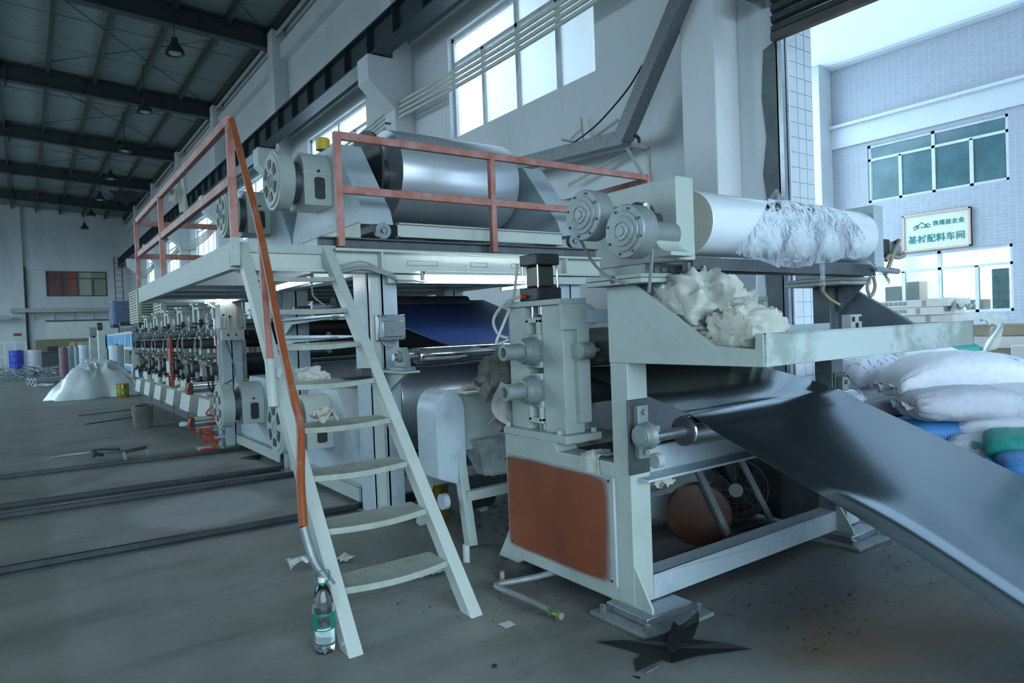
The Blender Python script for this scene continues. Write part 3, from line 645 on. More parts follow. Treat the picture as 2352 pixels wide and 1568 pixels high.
# front guard rail
GF = thing('guard_rail', 'orange guard rail with three posts in front of the silver roll', 'guard rail', (3.3, 4.6, 1.97))
for n_, a, b_ in (('top_rail', (1.84, 4.6, 2.735), (4.98, 4.6, 2.735)), ('mid_rail', (1.84, 4.6, 2.36), (4.98, 4.6, 2.36)), ('return_rail', (4.96, 4.62, 2.71), (4.96, 5.9, 2.71))):
    MB().bar(a, b_, .04, .055).build(n_, M['orange'], GF, bevel=.003)
for x in (1.84, 3.14, 4.96): MB().box(x-.024, x+.024, 4.575, 4.622, 1.96, 2.76).build('post', M['orange'], GF, bevel=.003)
# ------------------------------------------------------------------ ladder
LD = thing('access_ladder', 'pale steel ladder with eight treads and an orange pipe handrail', 'ladder', (1.4, 2.9, 0))
def lz(k): return .2167*k
def ly(k): return 2.72+.209*k
for (xb, xt) in ((1.07, 1.172), (1.668, 1.735)):
    # cut square on the floor: channel section leaning back
    a, b_ = Vector((xb, 2.70, 0)), Vector((xt, 4.60, 1.965)); d = .095; wd = .033
    vs = []
    for (p, zz) in ((a, 0), (b_, 0)):
        for sx_ in (-wd, wd):
            for k in (0, d): vs.append((p.x+sx_, p.y+k*1.05, p.z if p is b_ else 0))
    MB().add(vs, [(0, 1, 3, 2), (4, 6, 7, 5), (0, 4, 5, 1), (2, 3, 7, 6), (0, 2, 6, 4), (1, 5, 7, 3)]).build('stringer', M['paint_light'], LD, bevel=.004)
tread_m = mat('tread_plate', (.34, .36, .31), .6, var=.15, scale=10, dirt=((.16, .15, .12), .6, 8))
for k in range(1, 9):
    z, y = lz(k), ly(k); x0 = 1.07+.0115*k+.03; x1 = 1.668+.0075*k-.03
    n = 10; vs = []
    for i in range(n+1):
        t = i/n; sag = .028*math.sin(PI*t)
        for (yy, zz) in ((y-.005-sag*.8, z-.004-sag*.35), (y+.175, z-.002), (y+.175, z-.03), (y-.005-sag*.8, z-.034-sag*.35)):
            vs.append((x0+(x1-x0)*t, yy, zz))
    fs = [(3, 2, 1, 0), (n*4, n*4+1, n*4+2, n*4+3)]
    for i in range(n):
        for j in range(4): fs.append((i*4+j, i*4+(j+1) % 4, i*4+4+(j+1) % 4, i*4+4+j))
    MB().add(vs, fs).build('tread', tread_m, LD, bevel=.002)
hp = [P(532, 276, 1, 4.50), P(560, 385, 1, 4.2), P(600, 545, 1, 3.92), P(640, 750, 1, 3.55), P(672, 900, 1, 3.32), P(690, 975, 1, 3.25), P(690, 1100, 1, 3.12), P(697, 1210, 1, 3.02), P(722, 1290, 1, 2.97), P(762, 1345, 1, 2.93)]
tag(MB().tube(hp[:8], .021, n=12).build('handrail', M['orange_pipe'], LD), 'orange pipe handrail')
tag(MB().tube(hp[7:], .021, n=12).build('handrail_end', M['cast'], LD), 'bare bent lower end of the handrail')
tag(MB().tube([P(601, 560, 1, 3.90), P(610, 700, 1, 3.78), P(621, 840, 1, 3.68)], .021, n=12).build('handrail_post', M['orange'], LD), 'orange upright under the handrail')
mb = MB().tube([P(619, 826, 1, 3.69), P(628, 935, 1, 3.62)], .026, n=12, sub=1); mb.bar(P(630, 855, 1, 3.69), P(640, 858, 1, 3.70), .05, .05); mb.build('post_socket', M['paint_light'], LD)
# ------------------------------------------------------------------ unwind stands: two on the walkway level, two on the floor
ST = thing('unwind_stand', 'floor-level unwind stand just behind the ladder', 'roll stand', (3.1, 5.8, .05), 'wheeled unwind stands')
ox, oy, oz = 0, 5.8, .05
tp = [(-.84, .11), (.84, .11), (.84, .22), (.34, .83), (-.30, .83), (-.80, .22)]
for x in (2.10, 3.99):
    MB().prism([(oy+a, oz+b_) for a, b_ in tp], 0, x, x+.23).build('side_stand', M['paint_blue'], ST, bevel=.004)
    for y in (-.83, .83):
        s = 1 if y > 0 else -1
        w_ = MB().lathe([(.052, 0), (.052, .035), (.062, .04), (.062, .06), (.03, .062), (.03, .05), (.018, .05), (.018, .075), (.0001, .075)], (x+.13, oy+y-s*.02, oz+.058), (0, s, 0), 28).build('wheel', M['cast'], ST)
for y in (-.84, .84):
    mb = MB(); mb.box(2.36, 3.99, oy+y-.008, oy+y+.008, oz+.02, oz+.125); mb.box(2.36, 3.99, oy+y-.04, oy+y+.04, oz+.115, oz+.125); mb.box(2.36, 3.99, oy+y-.04, oy+y+.04, oz+.015, oz+.025)
    mb.box(1.86, 2.36, oy+y-.03, oy+y-.02, oz+.02, oz+.12) if False else None
    mb.build('base_channel', M['paint_light'], ST, bevel=.002)
for x in (2.06, 3.95):
    mb = MB(); mb.box(x-.02, x, oy-.84, oy+.84, oz+.0, oz+.115); mb.box(x-.02, x+.1, oy-.84, oy+.84, oz+.105, oz+.115); mb.build('base_channel', M['paint'], ST)
# housing with arched top and a slot
arch = [(-.19, .34), (.19, .34), (.19, .60)]+[(.19*math.cos(PI*k/14), .60+.19*math.sin(PI*k/14)) for k in range(1, 14)]+[(-.19, .60)]
MB().prism([(oy-.02+a, oz+b_) for a, b_ in arch], 0, 1.87, 2.10).build('chuck_cover', M['paint'], ST, bevel=.004)
MB().box(1.862, 2.098, oy-.02-.197, oy-.02+.197, oz+.585, oz+.597).build('cover_seam', M['paint_blue'], ST)
sl = [(1.955, .43), (1.975, .42), (2.02, .42), (2.04, .43), (2.04, .585), (2.02, .597), (1.975, .597), (1.955, .585)]
MB().prism([(a, oz+b_-.03) for a, b_ in sl], 1, oy-.216, oy-.208).build('slot', M['black'], ST)
MB().cyl((1.99, oy-.225, oz+.615), (1.99, oy-.205, oz+.615), .012, n=10).build('bolt', M['black'], ST)
cl = MB().lathe([(.0001, 0), (.035, 0), (.035, -.012), (.05, -.012), (.05, 0), (.205, .0), (.212, .012), (.235, .014), (.235, .13), (.215, .14), (.2, .145)], (1.66, oy-.02, oz+.545), (1, 0, 0), 48).build('powder_brake', M['paint'], ST, sharp=25)
for k in range(6):
    a0 = k*PI/3+.2; pts = []
    for t in range(5): a = a0+.62*t/4; pts.append((.165*math.cos(a), .165*math.sin(a)))
    for t in range(5): a = a0+.62-.62*t/4; pts.append((.10*math.cos(a), .10*math.sin(a)))
    MB().prism([(oy-.02+p[0], oz+.545+p[1]) for p in pts], 0, 1.655, 1.662).build('vent_slot', M['black'], cl)
MB().cyl((1.80, oy-.02, oz+.545), (1.88, oy-.02, oz+.545), .17, n=32).build('brake_neck', M['steel_dark'], ST)
mb = MB().tube([(1.73, oy-.02+.028*math.cos(a), oz+.815+.028*math.sin(a)) for a in [2*PI*k/10 for k in range(10)]], .007, closed=True, n=6, sub=2); mb.cyl((1.73, oy-.02, oz+.775), (1.73, oy-.02, oz+.79), .018, n=10)
mb.build('eye_bolt', M['paint'], ST)
sh = MB().cyl((2.33, oy, oz+.68), (4.0, oy, oz+.68), .04, n=20).build('shaft', M['steel_dark'], ST)
MB().lathe([(.085, 0), (.085, .05), (.06, .06), (.06, .1)], (3.93, oy, oz+.68), (-1, 0, 0), 28).build('chuck', M['steel'], sh)
MB().lathe([(.37, 0), (.37, .02), (.12, .03), (.12, .08)], (2.5, oy, oz+.68), (-1, 0, 0), 40).build('chuck', M['rubber'], sh)
RL = thing('sheet_roll', 'silver sheet roll on the low stand behind the ladder', 'roll', (3.2, 5.8, .33), 'silver sheet rolls')
MB().lathe([(.15, 0), (.395, 0), (.40, .01), (.40, 1.20), (.395, 1.21), (.15, 1.21)], (2.66, oy, oz+.68), (1, 0, 0), 72).build('wound_sheet', M['zinc'], RL, sharp=30)
MB().ring((2.60, oy, oz+.68), (3.92, oy, oz+.68), .145, .06, 32).build('core', M['steel_dark'], RL)
for dy, dz, l1, l2 in ((2.05, .02, 'floor-level unwind stand farther back, beside the air cylinders', 'silver sheet roll on the farther low stand'),
                       (-.20, 2.0, 'raised unwind stand at the front of the machine top', 'big silver sheet roll behind the orange front guard rail'),
                       (1.5, 2.0, 'raised unwind stand behind the front one, beside the left guard rail', 'silver sheet roll on the rear raised stand')):
    dup(ST, (0, dy, dz), l1); dup(RL, (0, dy, dz), l2)
# air cylinder on the right of the upper stand, yellow cap on top of it
AC = thing('air_cylinder', 'grey air cylinder lying behind the end of the silver roll', 'air cylinder', (4.6, 5.5, 2.55))
MB().cyl((4.45, 5.55, 2.62), (5.15, 5.55, 2.60), .055, n=20).build('barrel', M['paint_light'], AC)
for x in (4.42, 5.15): MB().box(x-.03, x+.03, 5.47, 5.63, 2.54, 2.70).build('end_cap', M['paint_light'], AC, bevel=.004)
MB().cyl((4.2, 5.55, 2.62), (4.42, 5.55, 2.62), .02, n=12).build('rod', M['chrome'], AC)
MB().box(4.22, 5.3, 5.5, 5.6, 2.44, 2.52).build('mount', M['paint'], AC)
YC = MB().lathe([(.06, 0), (.06, .09), (.05, .1)], P(742, 345, 1, 5.75), (0, 0, 1), 20)
solo(YC, 'plastic_pot', M['yellow'], 'small yellow plastic pot on top of the raised stand', 'pot')
# dark web sheets threaded through the frame
wb_ = MB().grid(lambda u, v: (2.55+1.42*u, 6.05-1.72*v, 1.64-.42*v-.03*math.sin(PI*v)), 8, 14, .004)
solo(wb_, 'web_sheet', M['navy'], 'dark navy sheet running down to the chrome guide roller', 'sheet')
wb_ = MB().grid(lambda u, v: (2.62+1.25*u, 4.31+1.3*v, 1.103-.05*v-.02*math.sin(PI*v)), 6, 10, .004)
solo(wb_, 'web_sheet', M['navy'], 'dark sheet passing beneath the chrome guide roller', 'sheet')
# fluorescent tubes
def tube_lamp(a, b_, label, wires=()):
    a, b_ = Vector(a), Vector(b_); d = (b_-a).normalized()
    t = thing('fluorescent_lamp', label, 'lamp', (a+b_)/2, 'fluorescent tubes on the machine')
    MB().cyl(a+d*.02, b_-d*.02, .016, n=16).build('tube', M['tube'], t)
    MB().bar(a+Vector((0, 0, .035)), b_+Vector((0, 0, .035)), .03, .025).build('batten', M['paint_light'], t)
    for p in (a, b_): MB().bar(p+Vector((0, 0, -.02)), p+Vector((0, 0, .05)), .02, .03).build('lamp_holder', M['paint_light'], t)
    if wires:
        mb = MB()
        for w_ in wires: mb.tube(w_, .006, n=6)
        mb.build('wire', M['hose_white'], t)
tube_lamp((2.42, 4.50, 1.738), (3.55, 4.50, 1.738), 'lit fluorescent tube hanging under the front I-beam', [[(2.8, 4.5, 1.77), (2.8, 4.5, 1.84)]])
tube_lamp(P(636, 662, 1, 5.9), P(716, 642, 1, 5.0), 'lit fluorescent tube under the walkway, seen behind the ladder treads', [[P(716, 648, 1, 5.0), P(720, 680, 1, 5.1), P(745, 700, 1, 5.2)]])
tube_lamp(P(472, 694, 1, 9.6), P(525, 679, 1, 8.4), 'short lit fluorescent tube beside the white control box', [[P(478, 697, 1, 9.5), P(505, 712, 1, 9.3), P(522, 720, 1, 9.1)]])
tube_lamp(P(1150, 664, 1, 7.6), P(1225, 655, 1, 7.6), 'lit fluorescent tube seen behind the black air cylinder')
# control box on the rear column
CB = thing('control_box', 'small white control box on a pole below the walkway', 'control box', (2.02, 8.6, 1.42))
MB().box(1.97, 2.15, 8.58, 8.86, 1.44, 1.77).build('box', M['paint_light'], CB, bevel=.006)
MB().box(1.90, 1.97, 8.6, 8.84, 1.46, 1.75).build('door', M['paint_light'], CB, bevel=.005)
for k in range(10): MB().box(2.08, 2.12, 8.572, 8.58, 1.50+k*.025, 1.512+k*.025).build('vent_slat', M['brown'], CB)
mb = MB().box(2.16, 2.18, 8.56, 8.60, 1.32, 1.83); mb.box(1.90, 2.18, 8.56, 8.60, 1.32, 1.44); mb.box(1.86, 1.90, 8.56, 8.60, 1.27, 1.33); mb.build('bracket', M['paint_light'], CB)
for (x, z) in ((1.97, 1.38), (2.06, 1.38), (2.0, 1.60), (1.93, 1.62)): MB().cyl((x, 8.54, z), (x, 8.58, z), .012, n=10).build('knob', M['black'] if z > 1.5 else M['chrome'], CB)
# rags lying about on the machine
def rag(pts_c, size, seed, name, m_, label, cat='cloth', group=None, amp=.5, flat=.35, rot=(0, 0, 0), n=16, drape=None):
    R = Matrix.Rotation(rot[2], 3, 'Z') @ Matrix.Rotation(rot[1], 3, 'Y') @ Matrix.Rotation(rot[0], 3, 'X'); c = Vector(pts_c)
    def fn(u, v):
        x, y = (u-.5)*size[0], (v-.5)*size[1]
        q = Vector((u*1.5+seed*3.1, v*1.5+seed*1.7, seed*.77))
        w_ = Vector((noise.noise(q*1.3), noise.noise(q*1.3+Vector((5, 1, 3))), 0))*.7
        f1 = 1-2.2*abs(noise.noise(q*1.2+w_)); f2 = 1-2.2*abs(noise.noise(q*2.3+w_*1.5)); f3 = noise.noise(q*5)
        e_ = max(abs(u-.5), abs(v-.5))*2
        z = amp*size[0]*(.34*f1+.20*f2+.05*f3+.25*noise.noise(q*.7)+.22-.30*e_*e_)
        x *= .80+.28*noise.noise(q*.9+Vector((9, 2, 1))); y *= .80+.28*noise.noise(q*.9+Vector((1, 7, 4)))
        x += size[0]*.10*w_.x+.05*size[0]*f2; y += size[1]*.10*w_.y
        p = c+R @ Vector((x, y, z))
        return drape(p) if drape else p
    return solo(MB().grid(fn, n, n, .003), name, m_, label, cat, group, sharp=80)
rag((1.40, 4.06, 1.10), (.22, .16), 2, 'rag', M['cloth'], 'white rag hanging over the fifth ladder tread', amp=.3, rot=(.5, 0, .2))
rag((1.30, 3.62, .885), (.17, .17), 5, 'rag', M['cloth_tan'], 'crumpled cream rag on the fourth ladder tread by the handrail', amp=.7)
PR = MB(); PR.box(1.62, 1.70, 3.80, 3.89, 1.086, 1.135); PR.prism([(3.78, 1.083), (3.91, 1.083), (3.9, 1.09), (3.79, 1.09)], 0, 1.52, 1.72)
solo(PR, 'square_tube_offcut', M['black'], 'black offcut of square tube lying on the fifth ladder tread', 'offcut', bevel=.005)
# white rag tied on the left guard rail: two hanging tails
def tail(px0, py0, px1, py1, w_, Y_):
    a, b_ = P(px0, py0, 1, Y_), P(px1, py1, 1, Y_-.05)
    return lambda u, v: a.lerp(b_, v)+Vector(((u-.5)*w_*(.35+.75*v), .03*math.sin(u*5+v*3), .012*math.sin(u*9)))
mb = MB().grid(tail(404, 405, 398, 466, .07, 6.95), 6, 12, .004); mb.grid(tail(414, 412, 425, 490, .08, 6.9), 6, 12, .004)
mb.grid(lambda u, v: P(403+12*u, 402+10*v, 1, 6.95)+Vector((0, -.03*math.sin(PI*u), 0)), 5, 4, .004)
solo(mb, 'rag', M['cloth'], 'white rag knotted on the left guard rail', 'cloth', sharp=80)
# ------------------------------------------------------------------ edge trim blower in the middle
EB = thing('trim_winder', 'pale blue trim winder with round-topped belt guard on slanted legs', 'machine', (2.4, 3.85, 0))
gx0, gx1 = 2.06, 2.36
gp = [(3.80, .40), (3.80, .83)]+[(4.02+.22*math.cos(PI-PI*k/12), .83+.16*math.sin(PI*k/12)) for k in range(13)][1:]+[(4.24, .40)]
gp = [(-.145, .42), (-.145, .82)]+[(.145*math.cos(PI-PI*k/14), .82+.145*math.sin(PI*k/14)) for k in range(1, 15)]+[(.145, .34)]
MB().prism([(2.16+a*.72, b_) for a, b_ in gp], 1, 3.72, 3.98).build('belt_guard', M['paint_blue'], EB, bevel=.006)
MB().prism([(2.28, .93), (2.72, .935), (2.72, .945), (2.30, .94)], 1, 3.72, 4.02).build('table', M['paint_light'], EB)
MB().box(2.30, 2.66, 3.84, 4.0, .55, .93).build('housing', M['paint'], EB, bevel=.004)
MB().add([(2.36, 3.74, .62), (2.74, 3.74, .62), (2.74, 4.0, .62), (2.36, 4.0, .62), (2.46, 3.82, .36), (2.52, 3.82, .36), (2.52, 3.9, .36), (2.46, 3.9, .36)], [(3, 2, 1, 0), (4, 5, 6, 7), (0, 1, 5, 4), (1, 2, 6, 5), (2, 3, 7, 6), (3, 0, 4, 7)]).build('hopper', M['paint_worn'], EB)
for (a, b_) in (((2.24, 3.80, .66), (2.20, 3.60, 0)), ((2.66, 3.80, .62), (2.72, 3.62, 0)), ((2.24, 4.1, .62), (2.2, 4.25, 0)), ((2.66, 4.1, .62), (2.7, 4.25, 0))):
    MB().bar(a, b_, .065, .06, up=(1, 0, 0)).build('leg', M['paint'], EB, bevel=.003)
for (a, b_) in (((2.21, 3.66, .30), (2.72, 3.66, .30)), ((2.21, 4.2, .3), (2.71, 4.2, .3))): MB().bar(a, b_, .05, .06).build('crossbar', M['paint'], EB)
MB().bar((2.45, 3.74, .72), (2.62, 3.66, .93), .05, .012).build('strap', M['paint_light'], EB)
MB().cyl((2.26, 3.86, .26), (2.5, 3.86, .26), .11, n=24).build('motor', M['black'], EB)
MB().cyl((2.10, 3.78, .26), (2.14, 3.78, .26), .05, n=20).build('hand_wheel', M['paint_blue'], EB)
rag((2.42, 3.85, .95), (.20, .10), 9, 'rag', M['cloth_tan'], 'cream rag on the small table of the trim winder', amp=.25)
solo(MB().lathe([(.0001, 0), (.09, 0), (.10, .02), (.10, .24), (.105, .25), (.09, .25), (.09, .03)], (2.36, 4.32, 0), (0, 0, 1), 24), 'tin_can', M['brass'], 'open gold tin can on the floor behind the trim winder', 'can')
# frayed bundle of dirty rags jammed beside the nip stand
RB = thing('rag_bundle', 'dirty bundle of rags hanging against the nip stand', 'rags', (2.1, 3.35, .75))
def bun(u, v):
    th, ph = PI*v, 2*PI*u; q = Vector((math.cos(ph)*math.sin(th), math.sin(ph)*math.sin(th), math.cos(th)))
    r_ = 1+.35*noise.noise(q*2.1)+.25*noise.noise(q*5.5)
    return Vector((2.30, 3.36, 1.07))+Vector((q.x*.12*r_, q.y*.14*r_, q.z*.125*r_))
MB().grid(bun, 26, 18).build('bundle', M['cloth_dirty'], RB, sharp=70)
for i, (a, b_, c, wd) in enumerate(((P(1160, 880, 1, 3.2), P(1143, 950, 1, 3.2), P(1175, 975, 1, 3.2), .055), (P(1110, 860, 1, 3.3), P(1098, 885, 1, 3.3), P(1092, 872, 1, 3.3), .03), (P(1130, 860, 1, 3.3), P(1115, 905, 1, 3.3), P(1120, 920, 1, 3.3), .04), (P(1165, 950, 1, 3.25), P(1160, 985, 1, 3.25), P(1152, 990, 1, 3.25), .06))):
    def fn(u, v, a=a, b_=b_, c=c, wd=wd): 
        p = a*(1-v)**2+b_*2*v*(1-v)+c*v*v
        return p+Vector(((u-.5)*wd*2*(.6+.6*math.sin(PI*v)), .02*math.sin(u*6+v*4), .01*math.sin(u*7)))
    MB().grid(fn, 6, 10, .003).build('strip', M['cloth_dirty'] if i else mat('grey_cloth_strip', (.36, .35, .34), .9, var=.2, scale=12, bump=.3), RB, sharp=80)
# ------------------------------------------------------------------ laminating frame in the right foreground
LF = thing('laminator_frame', 'pale grey-green laminator frame with an orange side panel and a tray on top', 'machine', (3.1, 2.3, 0))
cab = [(3.30, .02), (3.18, .20), (3.19, .745), (2.74, .745), (2.72, .70), (2.31, .70), (2.31, .02), (2.36, .05), (3.06, .05), (3.10, .02)]
MB().prism(cab, 0, 2.2, 2.34).build('side_cabinet', M['paint'], LF, bevel=.005)
def orange_panel():
    m = bpy.data.materials.new('orange_panel_oversprayed'); m.use_nodes = True; n = m.node_tree.nodes; L = m.node_tree.links; b = n['Principled BSDF']; b.inputs['Roughness'].default_value = .38
    t = n.new('ShaderNodeTexCoord'); sx = n.new('ShaderNodeSeparateXYZ'); L.new(t.outputs['Generated'], sx.inputs[0])
    nz = n.new('ShaderNodeTexNoise'); nz.inputs['Scale'].default_value = 4; nz.inputs['Detail'].default_value = 3; L.new(t.outputs['Object'], nz.inputs['Vector'])
    def mth(op, a, b_=None):
        q = n.new('ShaderNodeMath'); q.operation = op; L.new(a, q.inputs[0])
        if b_ is not None:
            if isinstance(b_, float): q.inputs[1].default_value = b_
            else: L.new(b_, q.inputs[1])
        return q.outputs[0]
    def edge(o): return mth('MULTIPLY', mth('ABSOLUTE', mth('SUBTRACT', o, .5)), 2.0)
    # generated y runs front -> back, z up; the near edge is oversprayed more
    ey = mth('POWER', edge(sx.outputs['Y']), 22.0); ez = mth('POWER', edge(sx.outputs['Z']), 20.0)
    near = mth('POWER', mth('SUBTRACT', mth('ADD', sx.outputs['Y'], .0), 1.0), 2.0)
    nn = mth('POWER', near, 10.0)
    s = mth('ADD', mth('ADD', mth('ADD', mth('MULTIPLY', ey, .45), mth('MULTIPLY', ez, .6)), mth('MULTIPLY', nn, .9)), mth('MULTIPLY', mth('SUBTRACT', nz.outputs['Fac'], .5), .35))
    r = n.new('ShaderNodeValToRGB'); L.new(s, r.inputs[0]); e = r.color_ramp.elements; e[0].position = .02; e[0].color = (.25, .06, .02, 1); e[1].position = .62; e[1].color = (.42, .46, .47, 1)
    k = r.color_ramp.elements.new(.2); k.color = (.24, .07, .036, 1)
    n2 = n.new('ShaderNodeTexNoise'); n2.inputs['Scale'].default_value = 3.5; L.new(t.outputs['Object'], n2.inputs['Vector'])
    mx = n.new('ShaderNodeMix'); mx.data_type = 'RGBA'; mx.blend_type = 'MULTIPLY'; mr = n.new('ShaderNodeMapRange'); mr.inputs['From Min'].default_value = .4; mr.inputs['From Max'].default_value = .7; mr.inputs['To Max'].default_value = .7
    L.new(n2.outputs['Fac'], mr.inputs['Value']); L.new(mr.outputs[0], mx.inputs['Factor']); L.new(r.outputs[0], mx.inputs['A']); mx.inputs['B'].default_value = (.62, .6, .6, 1)
    L.new(mx.outputs['Result'], b.inputs['Base Color']); return m
pn = tag(MB().box(2.184, 2.2, 2.30, 3.16, .12, .635).build('side_panel', orange_panel(), LF, bevel=.003), 'orange side panel with pale overspray round its edges')
for (y, z) in ((2.33, .615), (3.135, .612), (2.33, .145), (3.13, .145)): MB().cyl((2.180, y, z), (2.186, y, z), .006, n=10).build('screw', M['black'], pn)
for x0 in (2.2, 3.90):
    MB().box(x0, x0+.125, 2.20, 2.31, .06, 1.515).build('leg', M['paint_shaded'] if x0 > 3 else M['paint'], LF, bevel=.004)
    # flared foot, base block and plate
    MB().prism([(2.31, .055), (2.10, .055), (2.10, .075), (2.20, .24), (2.31, .24)], 0, x0+.002, x0+.016).build('foot_web', M['paint'], LF)
    MB().box(x0-.05, x0+.25, 2.08, 2.34, .018, .055).build('foot_block', M['steel'], LF, bevel=.004)
    mb = MB().box(x0-.12, x0+.30, 2.00, 2.38, 0, .018); mb.build('base_plate', M['cast'], LF, bevel=.003)
    for (x, y) in ((x0-.08, 2.05), (x0+.26, 2.05), (x0+.2, 2.13), (x0-.08, 2.33)): MB().cyl((x, y, .018), (x, y, .05), .016, n=6).build('anchor_bolt', M['steel'], LF)
    # stepped side plate with the slanting edge towards the tray
    sp = [(2.31, 1.515), (2.14, 1.515), (1.72, 1.243), (1.535, 1.232), (1.53, 1.29), (1.497, 1.29), (1.497, 1.166), (2.31, 1.166)]
    MB().prism(sp, 0, x0-.004 if x0 < 3 else 3.985, x0+.02 if x0 < 3 else 4.028).build('side_plate', M['paint'] if x0 < 3 else M['paint_shaded'], LF, bevel=.003)
    MB().prism([(2.18, 1.515), (2.02, 1.515), (2.18, 1.36)], 0, x0+.05, x0+.062).build('gusset', M['paint_shaded'], LF)
tray = MB(); tray.box(2.2, 4.0, 1.49, 1.505, 1.166, 1.289); tray.box(2.2, 4.0, 1.49, 1.535, 1.281, 1.289)
tray.build('tray_front', M['paint_worn'], LF, bevel=.003)
MB().box(2.22, 3.985, 1.505, 2.2, 1.185, 1.20).build('tray_floor', M['paint_shaded'], LF)  # dark colour stands for the unlit underside of the tray
MB().box(2.33, 3.9, 2.205, 2.225, 1.20, 1.30).build('tray_back', M['paint_blue'], LF)
mb = MB(); mb.box(2.325, 4.16, 2.20, 2.215, .06, .175); mb.box(2.325, 4.16, 2.20, 2.31, .165, .175); mb.build('bottom_beam', M['paint_blue'], LF, bevel=.003)
mb = MB(); mb.box(2.33, 3.9, 2.24, 2.255, .64, .76); mb.box(2.24, 3.9, 2.13, 2.255, .628, .64); mb.build('middle_beam', M['paint_blue'], LF, bevel=.002)
MB().box(2.33, 3.9, 3.1, 3.2, .06, .2).build('rear_beam', M['paint_blue'], LF)
MB().box(3.9, 4.04, 2.31, 3.2, .05, .70).build('far_cabinet', M['steel_dark'], LF)
for y in (2.75, 3.12): MB().box(2.34, 3.9, y-.05, y+.05, .55, .62).build('cross_tube', M['steel_dark'], LF)
MB().box(2.85, 2.91, 3.2, 3.25, .2, .95).build('strut', M['paint_blue'], LF)
# lower chrome roller and its flange bearing on the near leg
MB().cyl((2.412, 2.075, .845), (2.424, 2.075, .845), .066, n=32).build('roller_end', M['steel_dark'], LF)
cr = tag(MB().lathe([(.062, 0), (.070, .01), (.070, 1.45), (.062, 1.46)], (2.42, 2.075, .845), (1, 0, 0), 48).build('chrome_roller', M['chrome'], LF), 'polished chrome roller under the dark film')
MB().cyl((2.16, 2.075, .845), (4.0, 2.075, .845), .025, n=16).build('shaft', M['steel'], cr)
for x in (2.20, 3.92):
    mb = MB(); mb.box(x-.012, x+.115, 2.188, 2.20, .66, 1.0); mb.build('bearing_plate', M['steel_dark'], LF, bevel=.003)
    mb = MB(); mb.lathe([(.0001, -.065), (.035, -.065), (.038, -.06), (.05, -.06), (.052, -.02), (.06, -.012), (.06, 0)], (x-.004, 2.075, .855), (1, 0, 0), 28)
    mb.box(x+.015, x+.08, 2.155, 2.188, .735, .975); mb.box(x+.012, x+.05, 2.06, 2.17, .815, .895); mb.build('flange_bearing', M['cast'], LF, bevel=.003)
    for z in (.765, .945): MB().cyl((x+.047, 2.138, z), (x+.047, 2.156, z), .014, n=6).build('bolt', M['cast'], LF)
MB().cyl((2.32, 2.17, .71), (2.36, 2.17, .71), .035, n=20).build('roller_stub', M['paint'], LF)
# ------------------------------------------------------------------ nip stand on the cabinet
NS = thing('nip_stand', 'two-pillar nip roller stand bolted on the laminator cabinet', 'roller stand', (3.1, 2.93, .745))
for x in (2.24, 3.84):
    for (y0, y1) in ((3.0, 3.165), (2.69, 2.862)): MB().box(x, x+.13, y0, y1, .785, 1.455).build('pillar', M['paint'], NS, bevel=.004)
    MB().box(x-.04, x+.20, 2.64, 3.20, .745, .785).build('base_plate', M['paint'], NS, bevel=.004)
    MB().box(x-.02, x+.16, 2.68, 3.18, 1.455, 1.485).build('top_plate', M['paint'], NS, bevel=.004)
    for (y, z, s) in ((2.931, 1.215, 1), (2.931, 1.005, -1)):
        mb = MB(); mb.prism([(2.865, z-.09), (2.997, z-.09), (2.997, z+.09), (2.865, z+.09)], 0, x-.015, x+.09)
        mb.box(x-.012, x+.07, 2.875, 2.90, z+s*.09, z+s*.17) if s > 0 else mb.box(x-.012, x+.07, 2.875, 2.90, z-.17, z-.09)
        mb.box(x-.012, x+.07, 2.965, 2.99, z+.09, z+.17) if s > 0 else mb.box(x-.012, x+.07, 2.965, 2.99, z-.17, z-.09)
        mb.box(x-.012, x+.07, 2.875, 2.99, z+.15, z+.18) if s > 0 else mb.box(x-.012, x+.07, 2.875, 2.99, z-.18, z-.15)
        bb = mb.build('bearing_block', M['paint'], NS, bevel=.004)
        if x < 3: MB().lathe([(.0001, -.17), (.026, -.17), (.026, -.21), (.043, -.21), (.043, -.13), (.046, -.10), (.06, -.098), (.062, -.08), (.072, -.07), (.076, -.02), (.088, -.015), (.088, 0)], (x-.0, y, z), (1, 0, 0), 40).build('bearing_cover', M['cast'], bb, sharp=25)
    MB().cyl((x+.05, 2.931, .785), (x+.05, 2.931, .86), .03, n=18).build('jack_screw', M['steel'], NS)
    for (y, z) in ((2.69, 1.30), (2.69, 1.14), (2.69, 1.06), (2.69, .87)): MB().cyl((x+.10, y-.03, z), (x+.10, y, z), .018, n=6).build('bolt', M['cast'], NS)
    MB().box(x+.07, x+.15, 2.655, 2.69, .84, 1.33).build('bolt_strip', M['paint'], NS, bevel=.003)
    for (xx, yy) in ((x-.02, 3.18), (x-.02, 2.72), (x+.16, 2.66)): MB().cyl((xx, yy, .785), (xx, yy, .81), .016, n=6).build('bolt', M['paint'], NS)
    # idler bearing
    ib = MB().lathe([(.0001, 0), (.035, 0), (.036, .006), (.042, .006), (.042, .075), (.03, .08), (.012, .08), (.012, .14)], (x+.03, 2.60, 1.215), (1, 0, 0), 28).build('idler_bearing', M['cast'], NS)
    MB().box(x+.05, x+.09, 2.60, 2.69, 1.18, 1.25).build('idler_bracket', M['paint'], NS, bevel=.003)
mb = MB(); mb.prism([(2.22, 1.325), (2.22, 1.455), (2.4, 1.455), (2.46, 1.42), (2.46, 1.36), (2.4, 1.325)], 1, 2.66, 2.69); mb.build('tie_gusset', M['paint'], NS)
